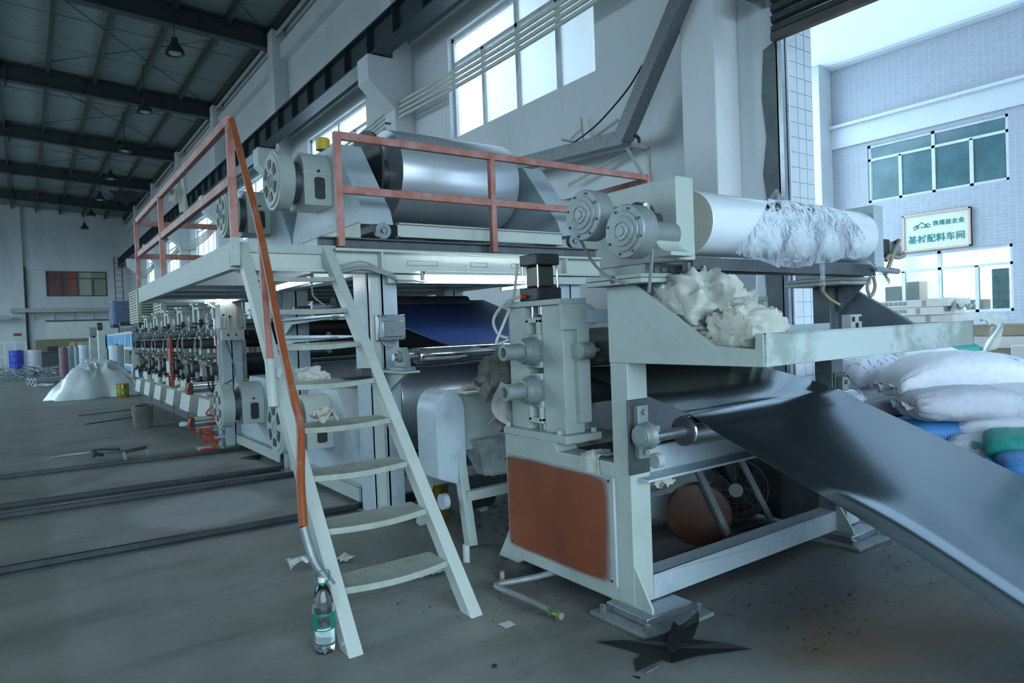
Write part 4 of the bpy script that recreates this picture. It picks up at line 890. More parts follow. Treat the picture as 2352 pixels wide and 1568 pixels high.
MB().box(2.37, 3.84, 2.64, 2.66, 1.355, 1.425).build('tie_bar', M['paint_blue'], NS, bevel=.003)
o = MB().cyl((2.40, 2.931, 1.215), (3.82, 2.931, 1.215), .112, n=48).build('upper_roll', mat('olive_rubber_roll', (.075, .075, .055), .5, var=.1), NS)
MB().cyl((2.40, 2.931, .995), (3.82, 2.931, .995), .10, n=48).build('lower_roll', M['rubber'], NS)
MB().cyl((2.40, 2.60, 1.205), (3.82, 2.60, 1.205), .055, n=36).build('idler_roll', M['rubber'], NS)
# black air cylinder standing on the nip stand
PC = thing('air_cylinder', 'black square air cylinder with bright tie rods on top of the nip stand', 'air cylinder', (2.30, 2.94, 1.485))
cx, cy, hw = 2.305, 2.945, .078
for (z0, z1, e) in ((1.485, 1.555, 0.004), (1.675, 1.735, 0)): MB().box(cx-hw-e, cx+hw+e, cy-hw-e, cy+hw+e, z0, z1).build('end_cap', M['black'], PC, bevel=.006)
brl = MB().lathe([(.062, 0), (.062, .12)], (cx, cy, 1.555), (0, 0, 1), 8); 
brl = MB().box(cx-.056, cx+.056, cy-.056, cy+.056, 1.555, 1.675); brl.build('barrel', mat('bronze_anodised', (.085, .085, .07), .35, .6, var=.1), PC, bevel=.012)
for sx_ in (-1, 1):
    for sy in (-1, 1): MB().cyl((cx+sx_*.067, cy+sy*.067, 1.55), (cx+sx_*.067, cy+sy*.067, 1.68), .006, n=10).build('tie_rod', M['chrome'], PC)
MB().cyl((cx, cy, 1.36), (cx, cy, 1.49), .017, n=16).build('piston_rod', M['chrome'], PC)
MB().lathe([(.02, 0), (.028, .005), (.028, .03), (.02, .035)], (cx, cy, 1.375), (0, 0, 1), 6).build('rod_nut', M['steel_dark'], PC)
MB().cyl((cx-.03, cy+.04, 1.34), (cx-.03, cy+.04, 1.49), .010, n=12).build('guide_rod', M['chrome'], PC)
MB().cyl((cx-hw, cy+.03, 1.51), (cx-hw-.035, cy+.03, 1.51), .011, n=10).build('push_fitting', M['red_hose'], PC)
hs = thing('air_hose', 'white air hose looping from the black air cylinder', 'hose', (2.2, 3.15, 1.2), None)
MB().tube([(2.19, 2.98, 1.51), P(1165, 692, 1, 3.1), P(1143, 715, 1, 3.2), P(1133, 740, 1, 3.25), P(1145, 768, 1, 3.25), P(1168, 776, 1, 3.2)], .0085, n=8).build('hose', M['hose_white'], hs)
MB().tube([(2.21, 3.02, 1.69), P(1180, 680, 1, 3.1), P(1160, 735, 1, 3.18), P(1140, 785, 1, 3.2), P(1150, 788, 1, 3.2), P(1168, 780, 1, 3.18)], .0085, n=8).build('hose', M['hose_white'], hs)
# ------------------------------------------------------------------ the film carriage above: brakes, gear, end plates
FC = thing('film_carriage', 'pale carriage with two round brakes holding the white film roll', 'machine head', (3.0, 2.05, 1.515))
MB().box(2.2, 2.31, 1.885, 2.345, 1.60, 1.945).build('end_plate', M['paint'], FC, bevel=.005)
MB().box(3.84, 3.94, 1.90, 2.345, 1.60, 1.945).build('end_plate', M['paint_blue'], FC, bevel=.005)
mb = MB(); mb.box(2.31, 3.84, 1.90, 1.915, 1.555, 1.615); mb.box(2.31, 3.84, 1.90, 2.0, 1.605, 1.615); mb.box(2.31, 3.84, 1.90, 2.0, 1.555, 1.563); mb.build('cross_channel', M['steel_dark'], FC, bevel=.002)
MB().cyl((3.8, 1.885, 1.59), (4.02, 1.885, 1.58), .014, n=14).build('slide_bar', M['steel'], FC)
for x in (2.13, 3.72):
    MB().box(x, x+.33, 2.03, 2.38, 1.517, 1.538).build('slide_plate', M['paint'], FC, bevel=.003)
    MB().box(x, x+.33, 2.03, 2.38, 1.540, 1.558).build('slide_plate', M['paint'], FC, bevel=.003)
    MB().box(x+.05, x+.29, 2.05, 2.34, 1.560, 1.60).build('slide_block', M['cast'], FC, bevel=.003)
    for k in range(4): MB().cyl((x+.10+k*.05, 2.035, 1.573), (x+.10+k*.05, 2.05, 1.573), .011, n=8).build('bolt', M['cast'], FC)
MB().cyl((2.128, 2.2, 1.54), (2.131, 2.2, 1.54), .018, n=18).build('hole', M['black'], FC)
for (y, z, xf) in ((2.155, 1.805, 1.90), (1.915, 1.705, 1.90)):
    br = MB().lathe([(.0001, 0), (.018, 0), (.02, .004), (.030, .004), (.032, .0), (.036, .0), (.038, .006), (.058, .008), (.06, .014), (.078, .016), (.08, .022), (.102, .024), (.106, .03), (.106, .105), (.10, .112), (.05, .112), (.05, .30)], (xf, y, z), (1, 0, 0), 56).build('brake', M['cast'], FC, sharp=25)
    for k in range(8): a = 2*PI*k/8+.3; MB().cyl((xf+.015, y+.09*math.cos(a), z+.09*math.sin(a)), (xf+.026, y+.09*math.cos(a), z+.09*math.sin(a)), .005, n=8).build('bolt', M['steel_dark'], br)
g = MB(); gp = []
for k in range(30):
    for (da, r_) in ((0, .060), (.08, .060), (.11, .068), (.17, .068)): a = 2*PI*(k+da/.209*1.0)/30; gp.append((1.99+r_*math.cos(a), 1.775+r_*math.sin(a)))
g.prism(gp, 0, 2.07, 2.12).build('gear', M['steel_dark'], FC)
MB().cyl((2.03, 1.99, 1.775), (2.2, 1.99, 1.775), .03, n=20).build('gear_hub', M['steel_dark'], FC)
arcp = [(1.80, 1.605), (1.80, 1.62)]+[(1.80+.085*math.sin(PI/2*k/8), 1.705-.085*math.cos(PI/2*k/8)) for k in range(9)]+[(1.90, 1.705), (1.90, 1.605)]
MB().prism(arcp, 0, 2.06, 2.2).build('brake_bracket', M['paint'], FC)
MB().tube([P(1333, 550, 0, 2.0), P(1360, 600, 0, 2.1), P(1395, 635, 0, 2.13), P(1440, 650, 0, 2.13)], .007, n=8).build('cable', M['cable_grey'], FC)
MB().tube([P(1484, 488, 0, 2.0), P(1497, 530, 0, 2.02), P(1497, 600, 0, 2.06), P(1490, 670, 0, 2.15)], .007, n=8).build('cable', M['cable_grey'], FC)
MB().box(1.985, 2.0, 1.845, 1.865, 1.78, 1.81).build('terminal', M['steel'], FC)
FR = thing('film_roll', 'large white film roll held between the carriage end plates', 'roll', (3.1, 2.0, 1.63))
fr_ = MB().lathe([(.045, 0), (.140, 0), (.142, .003), (.142, 1.40), (.140, 1.403), (.045, 1.403)], (2.40, 2.0, 1.775), (1, 0, 0), 72).build('wound_film', M['filmroll'], FR, sharp=30)
fr_.data.materials.append(M['rollend'])
for p_ in fr_.data.polygons:
    if abs(p_.normal.x) > .9: p_.material_index = 1
MB().ring((2.385, 2.0, 1.775), (3.82, 2.0, 1.775), .045, .034, 32).build('core', M['card'], FR)
MB().cyl((2.31, 2.0, 1.775), (3.84, 2.0, 1.775), .03, n=20).build('air_shaft', M['steel'], FR)
# torn clear wrap hanging round the film roll
def wrap(u, v):
    a = PI*.62-v*PI*1.05   # from behind the top, over the front
    top = Vector((3.02+.36*u, 0, 0)); bot = Vector((2.52+1.12*u, 0, 0)); t = v**1.25
    x = top.x*(1-t)+bot.x*t; q = Vector((u*5, v*4, 2.7)); nn = noise.noise(q)*.5+noise.noise(q*2.6)*.35
    r_ = .147+.018*abs(nn)+.055*max(0, v-.62)*2
    y = 2.0-r_*math.cos(a-PI/2+PI/2)*0; 
    y = 2.0-r_*math.sin(PI/2-a) if False else 2.0-r_*math.cos(a); z = 1.775+r_*math.sin(a)
    if v > .72:
        k = (v-.72)/.28; y = 2.0-.155-.01*math.sin(9*u+2)-.012*nn; z = 1.775+.142*math.sin(PI*.62-.72*PI*1.05)-k*(.10+.05*math.sin(PI*u)+.03*nn)
    return (x+.03*nn*v, y, z)
wr_ = thing('plastic_wrap', 'torn clear plastic wrap clinging to the white film roll', 'plastic sheet', (3.2, 1.86, 1.6))
def wrap2(u, v):
    # angle measured from straight up, turning towards the camera side
    th = -.5+v*2.95; t = max(0, min(1, v))**1.1
    x = (3.06+.36*u)*(1-t)+(2.52+1.15*u)*t; q = Vector((u*6, v*3, 2.7)); nn = noise.noise(q)*.55+noise.noise(q*2.7)*.35
    r_ = .148+.016*abs(nn); y, z = 2.0-r_*math.sin(th), 1.775+r_*math.cos(th)
    if v > .62:
        k = (v-.62)/.38; th0 = -.5+.62*2.95; y = 2.0-.152*math.sin(th0)-.012*math.sin(PI*k)-.018*nn*k+.012*math.sin(u*23)*k; z = 1.775+.148*math.cos(th0)-k*(.17+.065*math.sin(PI*min(1, u*1.3))+.03*nn)
    return (x+.03*nn*v, y, z)
MB().grid(wrap2, 46, 40).build('sheet', M['clear_film'], wr_, sharp=75)
MB().grid(lambda u, v: (3.02+.10*u+.04*v, 2.02-.02*v, 1.917+.05*v+.02*math.sin(6*u)), 6, 5).build('torn_tab', M['clear_film'], wr_, sharp=75)
MB().grid(lambda u, v: (3.18+.05*u-.03*v*v, 1.845-.015*v, 1.62-.16*v+.01*math.sin(7*u)), 5, 8).build('strip', M['clear_film'], wr_, sharp=75)
MB().grid(lambda u, v: (3.60+.12*u+.18*v, 1.86-.03*v-.02*math.sin(5*u), 1.62-.06*v-.05*v*v+.015*math.sin(8*u+3*v)), 8, 8).build('strip', M['clear_film'], wr_, sharp=75)
# brake motor on the far end with tan cables
MO = thing('brake_motor', 'small grey motor with tan cables on the far end of the carriage', 'motor', (4.1, 1.98, 1.66))
MB().box(3.95, 4.04, 1.915, 2.03, 1.665, 1.765).build('bracket', M['black'], MO, bevel=.004)
MB().lathe([(.03, 0), (.05, .005), (.05, .12), (.045, .125), (.045, .16), (.03, .165)], (4.04, 1.97, 1.715), (1, 0, 0), 28).build('body', M['cast'], MO)
MB().tube([(4.18, 1.95, 1.70), (4.2, 1.91, 1.68), (4.1, 1.90, 1.66), (4.0, 1.90, 1.67), (3.96, 1.90, 1.64)], .011).build('cable', M['cable_tan'], MO); MB().tube([(4.16, 1.95, 1.75), (4.12, 1.90, 1.76), (4.06, 1.90, 1.70), (3.98, 1.89, 1.62), (3.95, 1.9, 1.56)], .011).build('cable', M['cable_tan'], MO)
mb = MB(); mb.tube([P(2000, 635, 1, 1.88), P(1992, 660, 1, 1.88), P(2000, 680, 1, 1.88), P(2010, 660, 1, 1.88), P(2006, 635, 1, 1.88)], .009); mb.build('cable', M['cable_tan'], MO)
MB().cyl((3.96, 1.885, 1.585), (4.06, 1.885, 1.58), .016, n=14).build('rod_end', M['steel'], MO)
solo(MB().tube([P(1888, 640, 0, 3.85), P(1890, 665, 0, 3.85), P(1905, 685, 0, 3.86), P(1930, 700, 0, 3.88)], .008), 'cable', mat('yellow_cable', (.55, .42, .2), .5), 'thin yellow cable hanging under the far slide of the carriage', 'cable')
# ------------------------------------------------------------------ dark laminate web: nip, over the chrome roller, down to the floor on the right
prof = [(2.931, 1.106), (2.78, 1.075), (2.57, 1.038), (2.36, .996), (2.2, .956), (2.12, .932), (2.075, .923), (2.03, .906), (1.98, .882), (1.9, .846), (1.6, .733), (1.2, .577), (.8, .392), (.3, .16), (.08, .075), (-.1, .022), (-.35, .008), (-1.2, .006)]
def sm(ps, t):
    n = len(ps)-1; i = min(int(t*n), n-1); k = t*n-i; p0, p1, p2, p3 = ps[max(i-1, 0)], ps[i], ps[i+1], ps[min(i+2, n)]
    return [.5*(2*p1[j]+(p2[j]-p0[j])*k+(2*p0[j]-5*p1[j]+4*p2[j]-p3[j])*k*k+(3*p1[j]-p0[j]-3*p2[j]+p3[j])*k**3) for j in (0, 1)]
def web(u, v):
    y, z = sm(prof, v); x = 2.45+1.30*u
    e = max(0, 2.05-y)
    z += .030*math.cos(2.6*u+.3)*min(1, e)*.8-.012*math.sin(PI*u)*min(1, max(0, y-2.1)*3)
    if u < .10: z -= .035*(1-u/.10)**2*min(1, e*1.2)
    return (x, y, max(.004, z))
solo(MB().grid(web, 24, 110, .0015), 'laminate_sheet', M['laminate'], 'wide glossy black laminate sheet sweeping down to the floor in front of the door', 'sheet', sharp=60)
# ------------------------------------------------------------------ things on the tray
tr = []
for i, (px, py, Y_, sz, seed, m_, lab) in enumerate((
    (1540, 705, 2.0, (.24, .2), 11, 'cloth', 'white rag at the top of the heap against the slanting plate edge'),
    (1600, 722, 1.95, (.38, .28), 12, 'cloth', 'large off-white rag lying across the middle of the heap on the tray'),
    (1660, 738, 1.92, (.30, .26), 14, 'cloth', 'white rag behind the heap, near the door side of the tray'),
    (1640, 768, 1.72, (.25, .22), 15, 'cloth_tan', 'cream rag at the foot of the heap beside the slanting plate'),
    (1690, 762, 1.75, (.22, .2), 16, 'cloth_dirty', 'grey soiled rag in the lower part of the heap'),
    (1720, 765, 1.66, (.24, .2), 18, 'cloth', 'white rag nearest the upright end of the tray front'))):
    c = P(px, py, 1, Y_); c.x = max(c.x, 2.24+sz[0]*.42)
    def wad(u, v, c=c, sz=sz, seed=seed):
        th, ph = PI*v, 2*PI*u; q = Vector((math.cos(ph)*math.sin(th), math.sin(ph)*math.sin(th), math.cos(th))); o_ = Vector((seed*2.3, seed*.9, seed*1.4))
        w_ = Vector((noise.noise(q*1.1+o_), noise.noise(q*1.1-o_), noise.noise(q*1.2+o_*2)))*.8
        r_ = .80+.46*(.45-abs(noise.noise(q*1.3+o_+w_)))*1.6+.40*(.4-abs(noise.noise(q*2.6+o_+w_*1.4)))*1.5+.20*(.35-abs(noise.noise(q*5.2+o_+w_*2)))+.22*noise.noise(q*.8+o_)
        p = Vector((q.x*sz[0]*.56*r_, q.y*sz[1]*.5*r_, q.z*sz[0]*.40*r_)); p = Matrix.Rotation(seed*1.7, 3, 'Z') @ p+c
        nz_ = noise.noise(p*14+o_)
        return Vector((max(2.236+.010*nz_+.002*seed%.01, p.x), max(1.555+.01*nz_, p.y), max(1.206+.003*nz_, p.z)))
    solo(MB().grid(wad, 84, 54), 'rag', M[m_], lab, 'cloth', 'rags on the laminator tray', sharp=55)
solo(MB().box(2.5, 2.95, 1.72, 2.15, 1.20, 1.27), 'folded_cloth_bundle', M['cloth'], 'flat folded bundle under the heap of rags on the tray', 'cloth', bevel=.02)
solo(MB().lathe([(.012, 0), (.014, .02), (.03, .05), (.034, .06), (.03, .062), (.026, .05), (.0001, .02)], P(1775, 752, 1, 1.95), (.35, -.6, .7), 24), 'rubber_cup', M['black'], 'small black rubber cup standing behind the tray front', 'cup')
BK = thing('slotted_block', 'small square block with three dark slots behind the tray front', 'block', P(1968, 755, 1, 1.75))
c = P(1968, 738, 1, 1.75); MB().box(c.x-.05, c.x+.05, 1.75, 1.80, 1.20, c.z+.035).build('block', M['paint'], BK, bevel=.003)
for dx, dz in ((-.033, .012), (.033, .012), (0, -.018)): MB().box(c.x+dx-.012, c.x+dx+.012, 1.747, 1.751, c.z+dz-.012, c.z+dz+.012).build('slot', M['black'], BK)
def over(p):
    # lies on the cabinet top and folds down over its outer face
    d = 2.197-p.x
    return Vector((2.192+.004*math.sin(p.y*60), p.y, .706-d*1.0+.012*noise.noise(p*9))) if d > 0 else Vector((p.x, p.y, max(.703, .705+.5*(p.z-.70))))
rag((2.215, 2.46, .70), (.30, .17), 21, 'rag', M['cloth'], 'white rag draped over the edge of the laminator cabinet', amp=.3, n=26, drape=over)
rag((2.38, 2.18, .59), (.10, .08), 23, 'rag', M['cloth_tan'], 'small cream rag tucked under the middle beam by the near leg', amp=.6, n=12)
# fan with orange cover under the laminator
FN = thing('floor_fan', 'round fan with an orange cover under the laminator', 'fan', (3.0, 2.75, 0))
ax_ = Vector((.75, .66, .05)).normalized(); c0 = P(1605, 1185, 1, 2.62)
MB().lathe([(.0001, 0), (.165, 0), (.185, .006), (.19, .02), (.19, .06), (.175, .06), (.17, .02), (.0001, .015)], c0, ax_, 48).build('round_cover', mat('shaded_orange_cover', (.06, .017, .007), .5, var=.5, scale=5, dirt=((.05, .055, .05), .7, 4)), FN, sharp=25)  # orange taken far down so the colour carries the shade beneath the laminator
c1 = P(1690, 1125, 1, 2.75); gb = MB()
for k in range(1, 7):
    pts = []; t_ = Vector((0, 0, 1)); a_ = ax_.cross(t_).normalized(); b2 = ax_.cross(a_)
    for j in range(28): an = 2*PI*j/28; pts.append(c1+(a_*math.cos(an)+b2*math.sin(an))*(.03*k))
    gb.tube(pts, .0022, n=5, sub=1, closed=True)
for j in range(8): an = 2*PI*j/8; gb.tube([c1, c1+(a_*math.cos(an)+b2*math.sin(an))*.19], .0025, n=5, sub=1)
gb.build('wire_guard', M['steel_dark'], FN)
MB().cyl(c1-ax_*.01, c1+ax_*.01, .045, n=24).build('hub', M['cast'], FN)
MB().ring(c1+ax_*.01, c1+ax_*.14, .205, .195, 40).build('housing', M['rubber'], FN)
bl = MB()
for j in range(5):
    an = 2*PI*j/5; d_ = a_*math.cos(an)+b2*math.sin(an); e_ = a_*math.cos(an+.5)+b2*math.sin(an+.5)
    bl.add([c1+ax_*.06+d_*.04, c1+ax_*.09+d_*.18, c1+ax_*.05+e_*.18, c1+ax_*.03+e_*.04], [(0, 1, 2, 3)])
bl.build('blade', M['black'], FN)
for (p_, q_) in ((P(1600, 1075, 1, 2.55), P(1670, 1225, 1, 2.5)), (P(1700, 1055, 1, 2.7), P(1768, 1190, 1, 2.62))): MB().bar(p_, q_, .035, .035).build('strut', M['cast'], FN)
mb = MB(); c2 = c1+ax_*.07; mb.bar(Vector((c2.x-.15, c2.y, 0)), Vector((c2.x+.15, c2.y, 0)), .2, .03); mb.bar((c2.x, c2.y, .0), (c2.x, c2.y, max(.05, c2.z-.2)), .05, .05); mb.build('stand', M['steel_dark'], FN)
# ------------------------------------------------------------------ floor: bottle, papers, pipe, scraps
WB = thing('water_bottle', 'clear plastic water bottle with a green carry loop beside the ladder foot', 'bottle', (0.985, 2.84, 0))
bx, by = .985, 2.84
pr = [(.0001, .012), (.028, .004), (.040, .004), (.046, .016), (.047, .05), (.046, .10), (.0465, .11), (.0465, .175), (.047, .185), (.044, .195), (.043, .21), (.039, .235), (.030, .262), (.021, .280), (.015, .288), (.0145, .296)]
MB().lathe(pr, (bx, by, 0), (0, 0, 1), 40).build('bottle', M['pet'], WB, sharp=60)
MB().lathe([(.0001, .014), (.040, .010), (.0445, .02), (.0450, .158), (.0001, .158)], (bx, by, 0), (0, 0, 1), 40).build('water', M['water'], WB, sharp=60)
MB().lathe([(.0472, .102), (.0476, .104), (.0476, .172), (.0472, .174)], (bx, by, 0), (0, 0, 1), 40).build('label', M['green_plastic'], WB)
pc = MB()
for (a0, a1, z0, z1) in ((PI*1.13, PI*1.62, .118, .168),):
    pass
def lab(a0, a1, z0, z1, r_=.0481):
    mb = MB(); return mb.grid(lambda u, v: (bx+r_*math.cos(a0+(a1-a0)*u), by+r_*math.sin(a0+(a1-a0)*u), z0+(z1-z0)*v), 8, 2)
A0 = math.atan2(-by, -bx)
lab(A0-.55, A0+.55, .122, .165).build('label_photo', mat('dark_photo_print', (.05, .055, .055), .4, var=.9, scale=45), WB)
lab(A0-.6, A0+.6, .107, .113).build('label_print', mat('white_print', (.55, .62, .60), .5, var=.5, scale=120), WB)
MB().lathe([(.0001, .318), (.015, .318), (.0165, .316), (.0165, .296), (.0001, .296)], (bx, by, 0), (0, 0, 1), 32).build('cap', M['hose_white'], WB, sharp=40)
MB().lathe([(.0165, .290), (.020, .291), (.020, .297), (.0165, .297)], (bx, by, 0), (0, 0, 1), 28, closed=True).build('loop_ring', M['green_plastic'], WB)
e1 = Vector((math.cos(A0+PI/2), math.sin(A0+PI/2), 0)); cb_ = Vector((bx, by, 0))
MB().tube([cb_+e1*s_*.001*k+Vector((0, 0, z_)) for s_, k, z_ in ((1, 19, .294), (1, 30, .305), (1, 32, .335), (1, 24, .345), (1, 0, .343), (-1, 24, .345), (-1, 32, .335), (-1, 30, .305), (-1, 19, .294))], .0032, n=8).build('carry_loop', M['green_plastic'], WB)
rag(P(692, 1300, 2, 0)+Vector((0, 0, .02)), (.19, .13), 31, 'paper_wad', M['hose_white'], 'crumpled white paper on the floor left of the ladder', 'paper', amp=.35, n=14)
rag(P(788, 1288, 2, 0)+Vector((0, 0, .015)), (.11, .14), 32, 'paper_wad', M['hose_white'], 'white paper scrap on the floor behind the left stringer', 'paper', amp=.3, n=12)
solo(MB().add([P(*q, 2, .004) for q in ((1143, 1433), (1170, 1424), (1185, 1434), (1163, 1443))], [(0, 1, 2, 3)]), 'paper_square', M['hose_white'], 'small white paper square on the floor right of the ladder foot', 'paper', smooth=False)
solo(MB().lathe([(.04, 0), (.055, 0), (.055, .025), (.04, .025)], P(935, 1302, 2, 0.0), (0, 0, 1), 32, closed=True), 'tape_roll', mat('clear_tape', (.5, .54, .56), .2), 'clear tape ring on the floor behind the lowest tread', 'tape')
rag(P(985, 1318, 2, 0)+Vector((0, 0, .01)), (.17, .1), 35, 'paper_wad', mat('pale_tissue', (.5, .52, .52), .8), 'pale paper lying on the floor under the lowest tread', 'paper', amp=.15, n=12)
solo(MB().ring(P(1072, 1290, 2, .0)+Vector((0, 0, 0)), P(1072, 1290, 2, .0)+Vector((.0, .0, .10)), .02, .016, 24), 'pipe_sleeve', M['paint_light'], 'short upright pipe sleeve on the floor behind the right stringer', 'pipe')
fp = thing('floor_pipe', 'bent grey water pipe with a tap end lying beside the laminator', 'pipe', P(1200, 1370, 2, 0))
MB().tube([P(1290, 1415, 2, .03), P(1225, 1383, 2, .035), P(1150, 1352, 2, .04), P(1140, 1345, 2, .04), P(1150, 1340, 2, .04), P(1230, 1325, 2, .04), P(1330, 1300, 2, .04)], .016, n=12, sub=2).build('pipe', M['cast'], fp)
MB().cyl(P(1265, 1404, 2, .03), P(1283, 1413, 2, .03), .021, n=14).build('tap_body', M['brass'], fp)
MB().bar(P(1258, 1410, 2, .05), P(1275, 1398, 2, .06), .018, .006).build('tap_lever', M['green_plastic'], fp)
MB().cyl(P(1154, 1336, 2, .03), P(1154, 1336, 2, .03)+Vector((0, 0, .055)), .012, n=10).build('threaded_stub', M['card'], fp)
solo(MB().box(2.03, 2.15, 3.02, 3.12, 0, .05).box(2.16, 2.3, 3.05, 3.10, 0, .03), 'angle_iron_offcut', M['steel_dark'], 'dark iron offcut lying at the foot of the cabinet', 'offcut')
def sheet(pts, name, label, m_='laminate', t=.003, group=None, cat='scrap'):
    n = len(pts); c = sum((Vector(p) for p in pts), Vector())/n
    vs = [Vector(p) for p in pts]+[c]+[Vector(p)-Vector((0, 0, t)) for p in pts]+[c-Vector((0, 0, t))]
    fs = [(i, (i+1) % n, n) for i in range(n)]+[(n+1+(i+1) % n, n+1+i, 2*n+1) for i in range(n)]+[(i, n+1+i, n+1+(i+1) % n, (i+1) % n) for i in range(n)]
    return solo(MB().add(vs, fs), name, M[m_], label, cat, group, smooth=False)
G_ = 'black offcuts on the floor'
M['scrap'] = mat('black_sheet_offcut', (.012, .014, .016), .5, var=.2, spec=.3)
sheet([P(px, py, 2, z) for px, py, z in ((1373, 1473, .012), (1430, 1469, .02), (1540, 1474, .035), (1590, 1467, .035), (1650, 1474, .03), (1727, 1489, .01), (1660, 1498, .006), (1600, 1506, .006), (1545, 1521, .005), (1500, 1508, .006), (1440, 1490, .008))], 'offcut', 'longest black pointed sheet offcut lying flat on the floor', 'scrap', group=G_)
sheet([P(1475, 1470, 2, .03), P(1530, 1452, 2, .05), P(1575, 1428, 2, .075), P(1605, 1402, 2, .10), P(1606, 1425, 2, .07), P(1596, 1455, 2, .05), P(1582, 1480, 2, .03)], 'offcut', 'curled black sheet offcut standing up over the pointed one', 'scrap', group=G_)
sheet([P(1547, 1425, 2, .065), P(1560, 1437, 2, .06), P(1571, 1452, 2, .055), P(1553, 1495, 2, .04), P(1535, 1494, 2, .04), P(1532, 1470, 2, .05)], 'offcut', 'leaf-shaped black sheet offcut on top of the pile', 'scrap', group=G_)
sheet([P(1456, 1515, 2, .006), P(1475, 1502, 2, .006), P(1525, 1506, 2, .006), P(1515, 1516, 2, .006), P(1462, 1540, 2, .006)], 'offcut', 'square-ended black strip offcut sticking out towards the camera', 'scrap', group=G_)
sheet([P(1482, 1543, 2, .004), P(1512, 1527, 2, .004), P(1515, 1531, 2, .004), P(1486, 1547, 2, .004)], 'cable_tie', 'thin grey strip on the floor by the black offcuts', 'steel', group=None)
sheet([P(1130, 1526, 2, .004), P(1140, 1523, 2, .004), P(1142, 1530, 2, .004), P(1131, 1532, 2, .004)], 'offcut', 'tiny black chip alone on the floor near the bottom edge', 'scrap', group=G_)
sheet([P(1453, 1551, 2, .004), P(1470, 1553, 2, .004), P(1468, 1558, 2, .004)], 'offcut', 'tiny black triangle chip below the pile of offcuts', 'scrap', group=G_)
# small flakes strewn under the machines
deb = MB()
def flakes(n, x0, x1, y0, y1, s0, s1):
    for _ in range(n):
        x, y, s, a = random.uniform(x0, x1), random.uniform(y0, y1), random.uniform(s0, s1), random.uniform(0, PI)
        c_, s_ = math.cos(a)*s, math.sin(a)*s
        deb.add([(x-c_, y-s_, .003), (x+s_*.4, y-c_*.4, .004), (x+c_, y+s_, .003), (x-s_*.4, y+c_*.4, .005)], [(0, 1, 2, 3)])
flakes(260, 2.5, 4.2, 1.5, 2.6, .004, .016); flakes(500, 2.3, 4.2, 3.3, 5.2, .006, .03); flakes(220, 1.4, 2.3, 2.6, 4.6, .003, .012); flakes(120, .2, 2.2, 1.6, 4, .002, .006)
tag(deb.build('floor_flakes', M['scrap'], smooth=False, recalc=False), 'black flakes and chips strewn over the floor under the machines', 'debris', kind='stuff')
# ------------------------------------------------------------------ printing line beyond the frame
PU = thing('printing_unit', 'nearest printing unit, beside the air cylinders', 'printing unit', (3.0, 10.2, 0), 'printing units in line')
y0 = 9.95
MB().box(2.18, 4.0, y0-.15, y0+1.15, 0, .16).build('base', M['steel_dark'], PU)
for x in (2.2, 3.8):
    for (dy, w_, zt) in ((0, .17, 1.80), (.40, .13, 1.88), (.78, .15, 1.72)): MB().box(x, x+.16, y0+dy, y0+dy+w_, .16, zt).build('pillar', M['paint_old'], PU, bevel=.004)
    MB().box(x-.01, x+.17, y0-.06, y0+1.0, .16, .62).build('side_plate', M['paint_old'], PU, bevel=.004)
    mb = MB(); mb.box(x-.02, x+.18, y0-.05, y0+.32, 1.80, 1.84); mb.box(x-.02, x+.18, y0+.35, y0+.62, 1.88, 1.92); mb.box(x+.02, x+.12, y0+.08, y0+.12, 1.84, 1.87); mb.box(x-.01, x+.15, y0+.02, y0+.22, 1.87, 1.90); mb.build('head_plate', M['paint_old'], PU, bevel=.003)
for (dy, z, r, m_) in ((.22, 1.28, .075, 'rubber'), (.62, 1.28, .06, 'rubber'), (.25, .92, .09, 'steel_dark'), (.62, .84, .11, 'rubber'), (.3, 1.56, .05, 'steel'), (.9, 1.45, .05, 'steel')):
    MB().cyl((1.98 if m_ == 'rubber' and r < .1 else 2.1, y0+dy, z), (3.95, y0+dy, z), r, n=20).build('cylinder', M[m_], PU)
for (dy, z) in ((.26, 1.42), (.66, 1.42), (.30, 1.10), (.70, 1.08), (.05, 1.45)):
    mb = MB().cyl((2.06, y0+dy, z), (2.2, y0+dy, z), .045, n=16); mb.cyl((2.02, y0+dy, z), (2.06, y0+dy, z), .028, n=12); mb.build('bearing', M['cast'], PU)
for (dy, z) in ((.30, .66), (.72, .68), (.5, 1.5)):
    mb = MB().cyl((2.05, y0+dy, z), (2.05, y0+dy, z+.12), .03, n=10); mb.bar((2.05, y0+dy-.05, z+.12), (2.05, y0+dy+.05, z+.12), .02, .02); mb.cyl((1.98, y0+dy, z+.06), (2.18, y0+dy, z+.06), .012, n=8); mb.build('valve', M['black'], PU)
MB().add([(1.98, y0+.0, .24), (1.98, y0+.72, .24), (2.02, y0+.72, .50), (2.02, y0, .50), (2.2, y0, .24), (2.2, y0+.72, .24), (2.2, y0+.72, .56), (2.2, y0, .56)], [(3, 2, 1, 0), (4, 5, 6, 7), (0, 1, 5, 4), (1, 2, 6, 5), (2, 3, 7, 6), (3, 0, 4, 7)]).build('ink_tray', M['paint_old'], PU, bevel=.004)
MB().prism([(y0+.05, .56), (y0+.65, .56), (y0+.55, .70), (y0+.15, .74)], 0, 1.99, 2.0).build('splash_guard', M['paint_old'], PU)
mb = MB(); mb.tube([(2.1, y0+.1, 1.6), (2.0, y0+.25, 1.48), (2.05, y0+.35, 1.3)], .009, n=6); mb.tube([(2.08, y0+.8, 1.5), (1.98, y0+.7, 1.2), (2.05, y0+.62, .95)], .009, n=6); mb.tube([(2.15, y0+.4, 1.86), (2.05, y0+.2, 1.75), (2.05, y0+.05, 1.6)], .009, n=6)
mb.build('ink_hose', M['cable_grey'], PU)
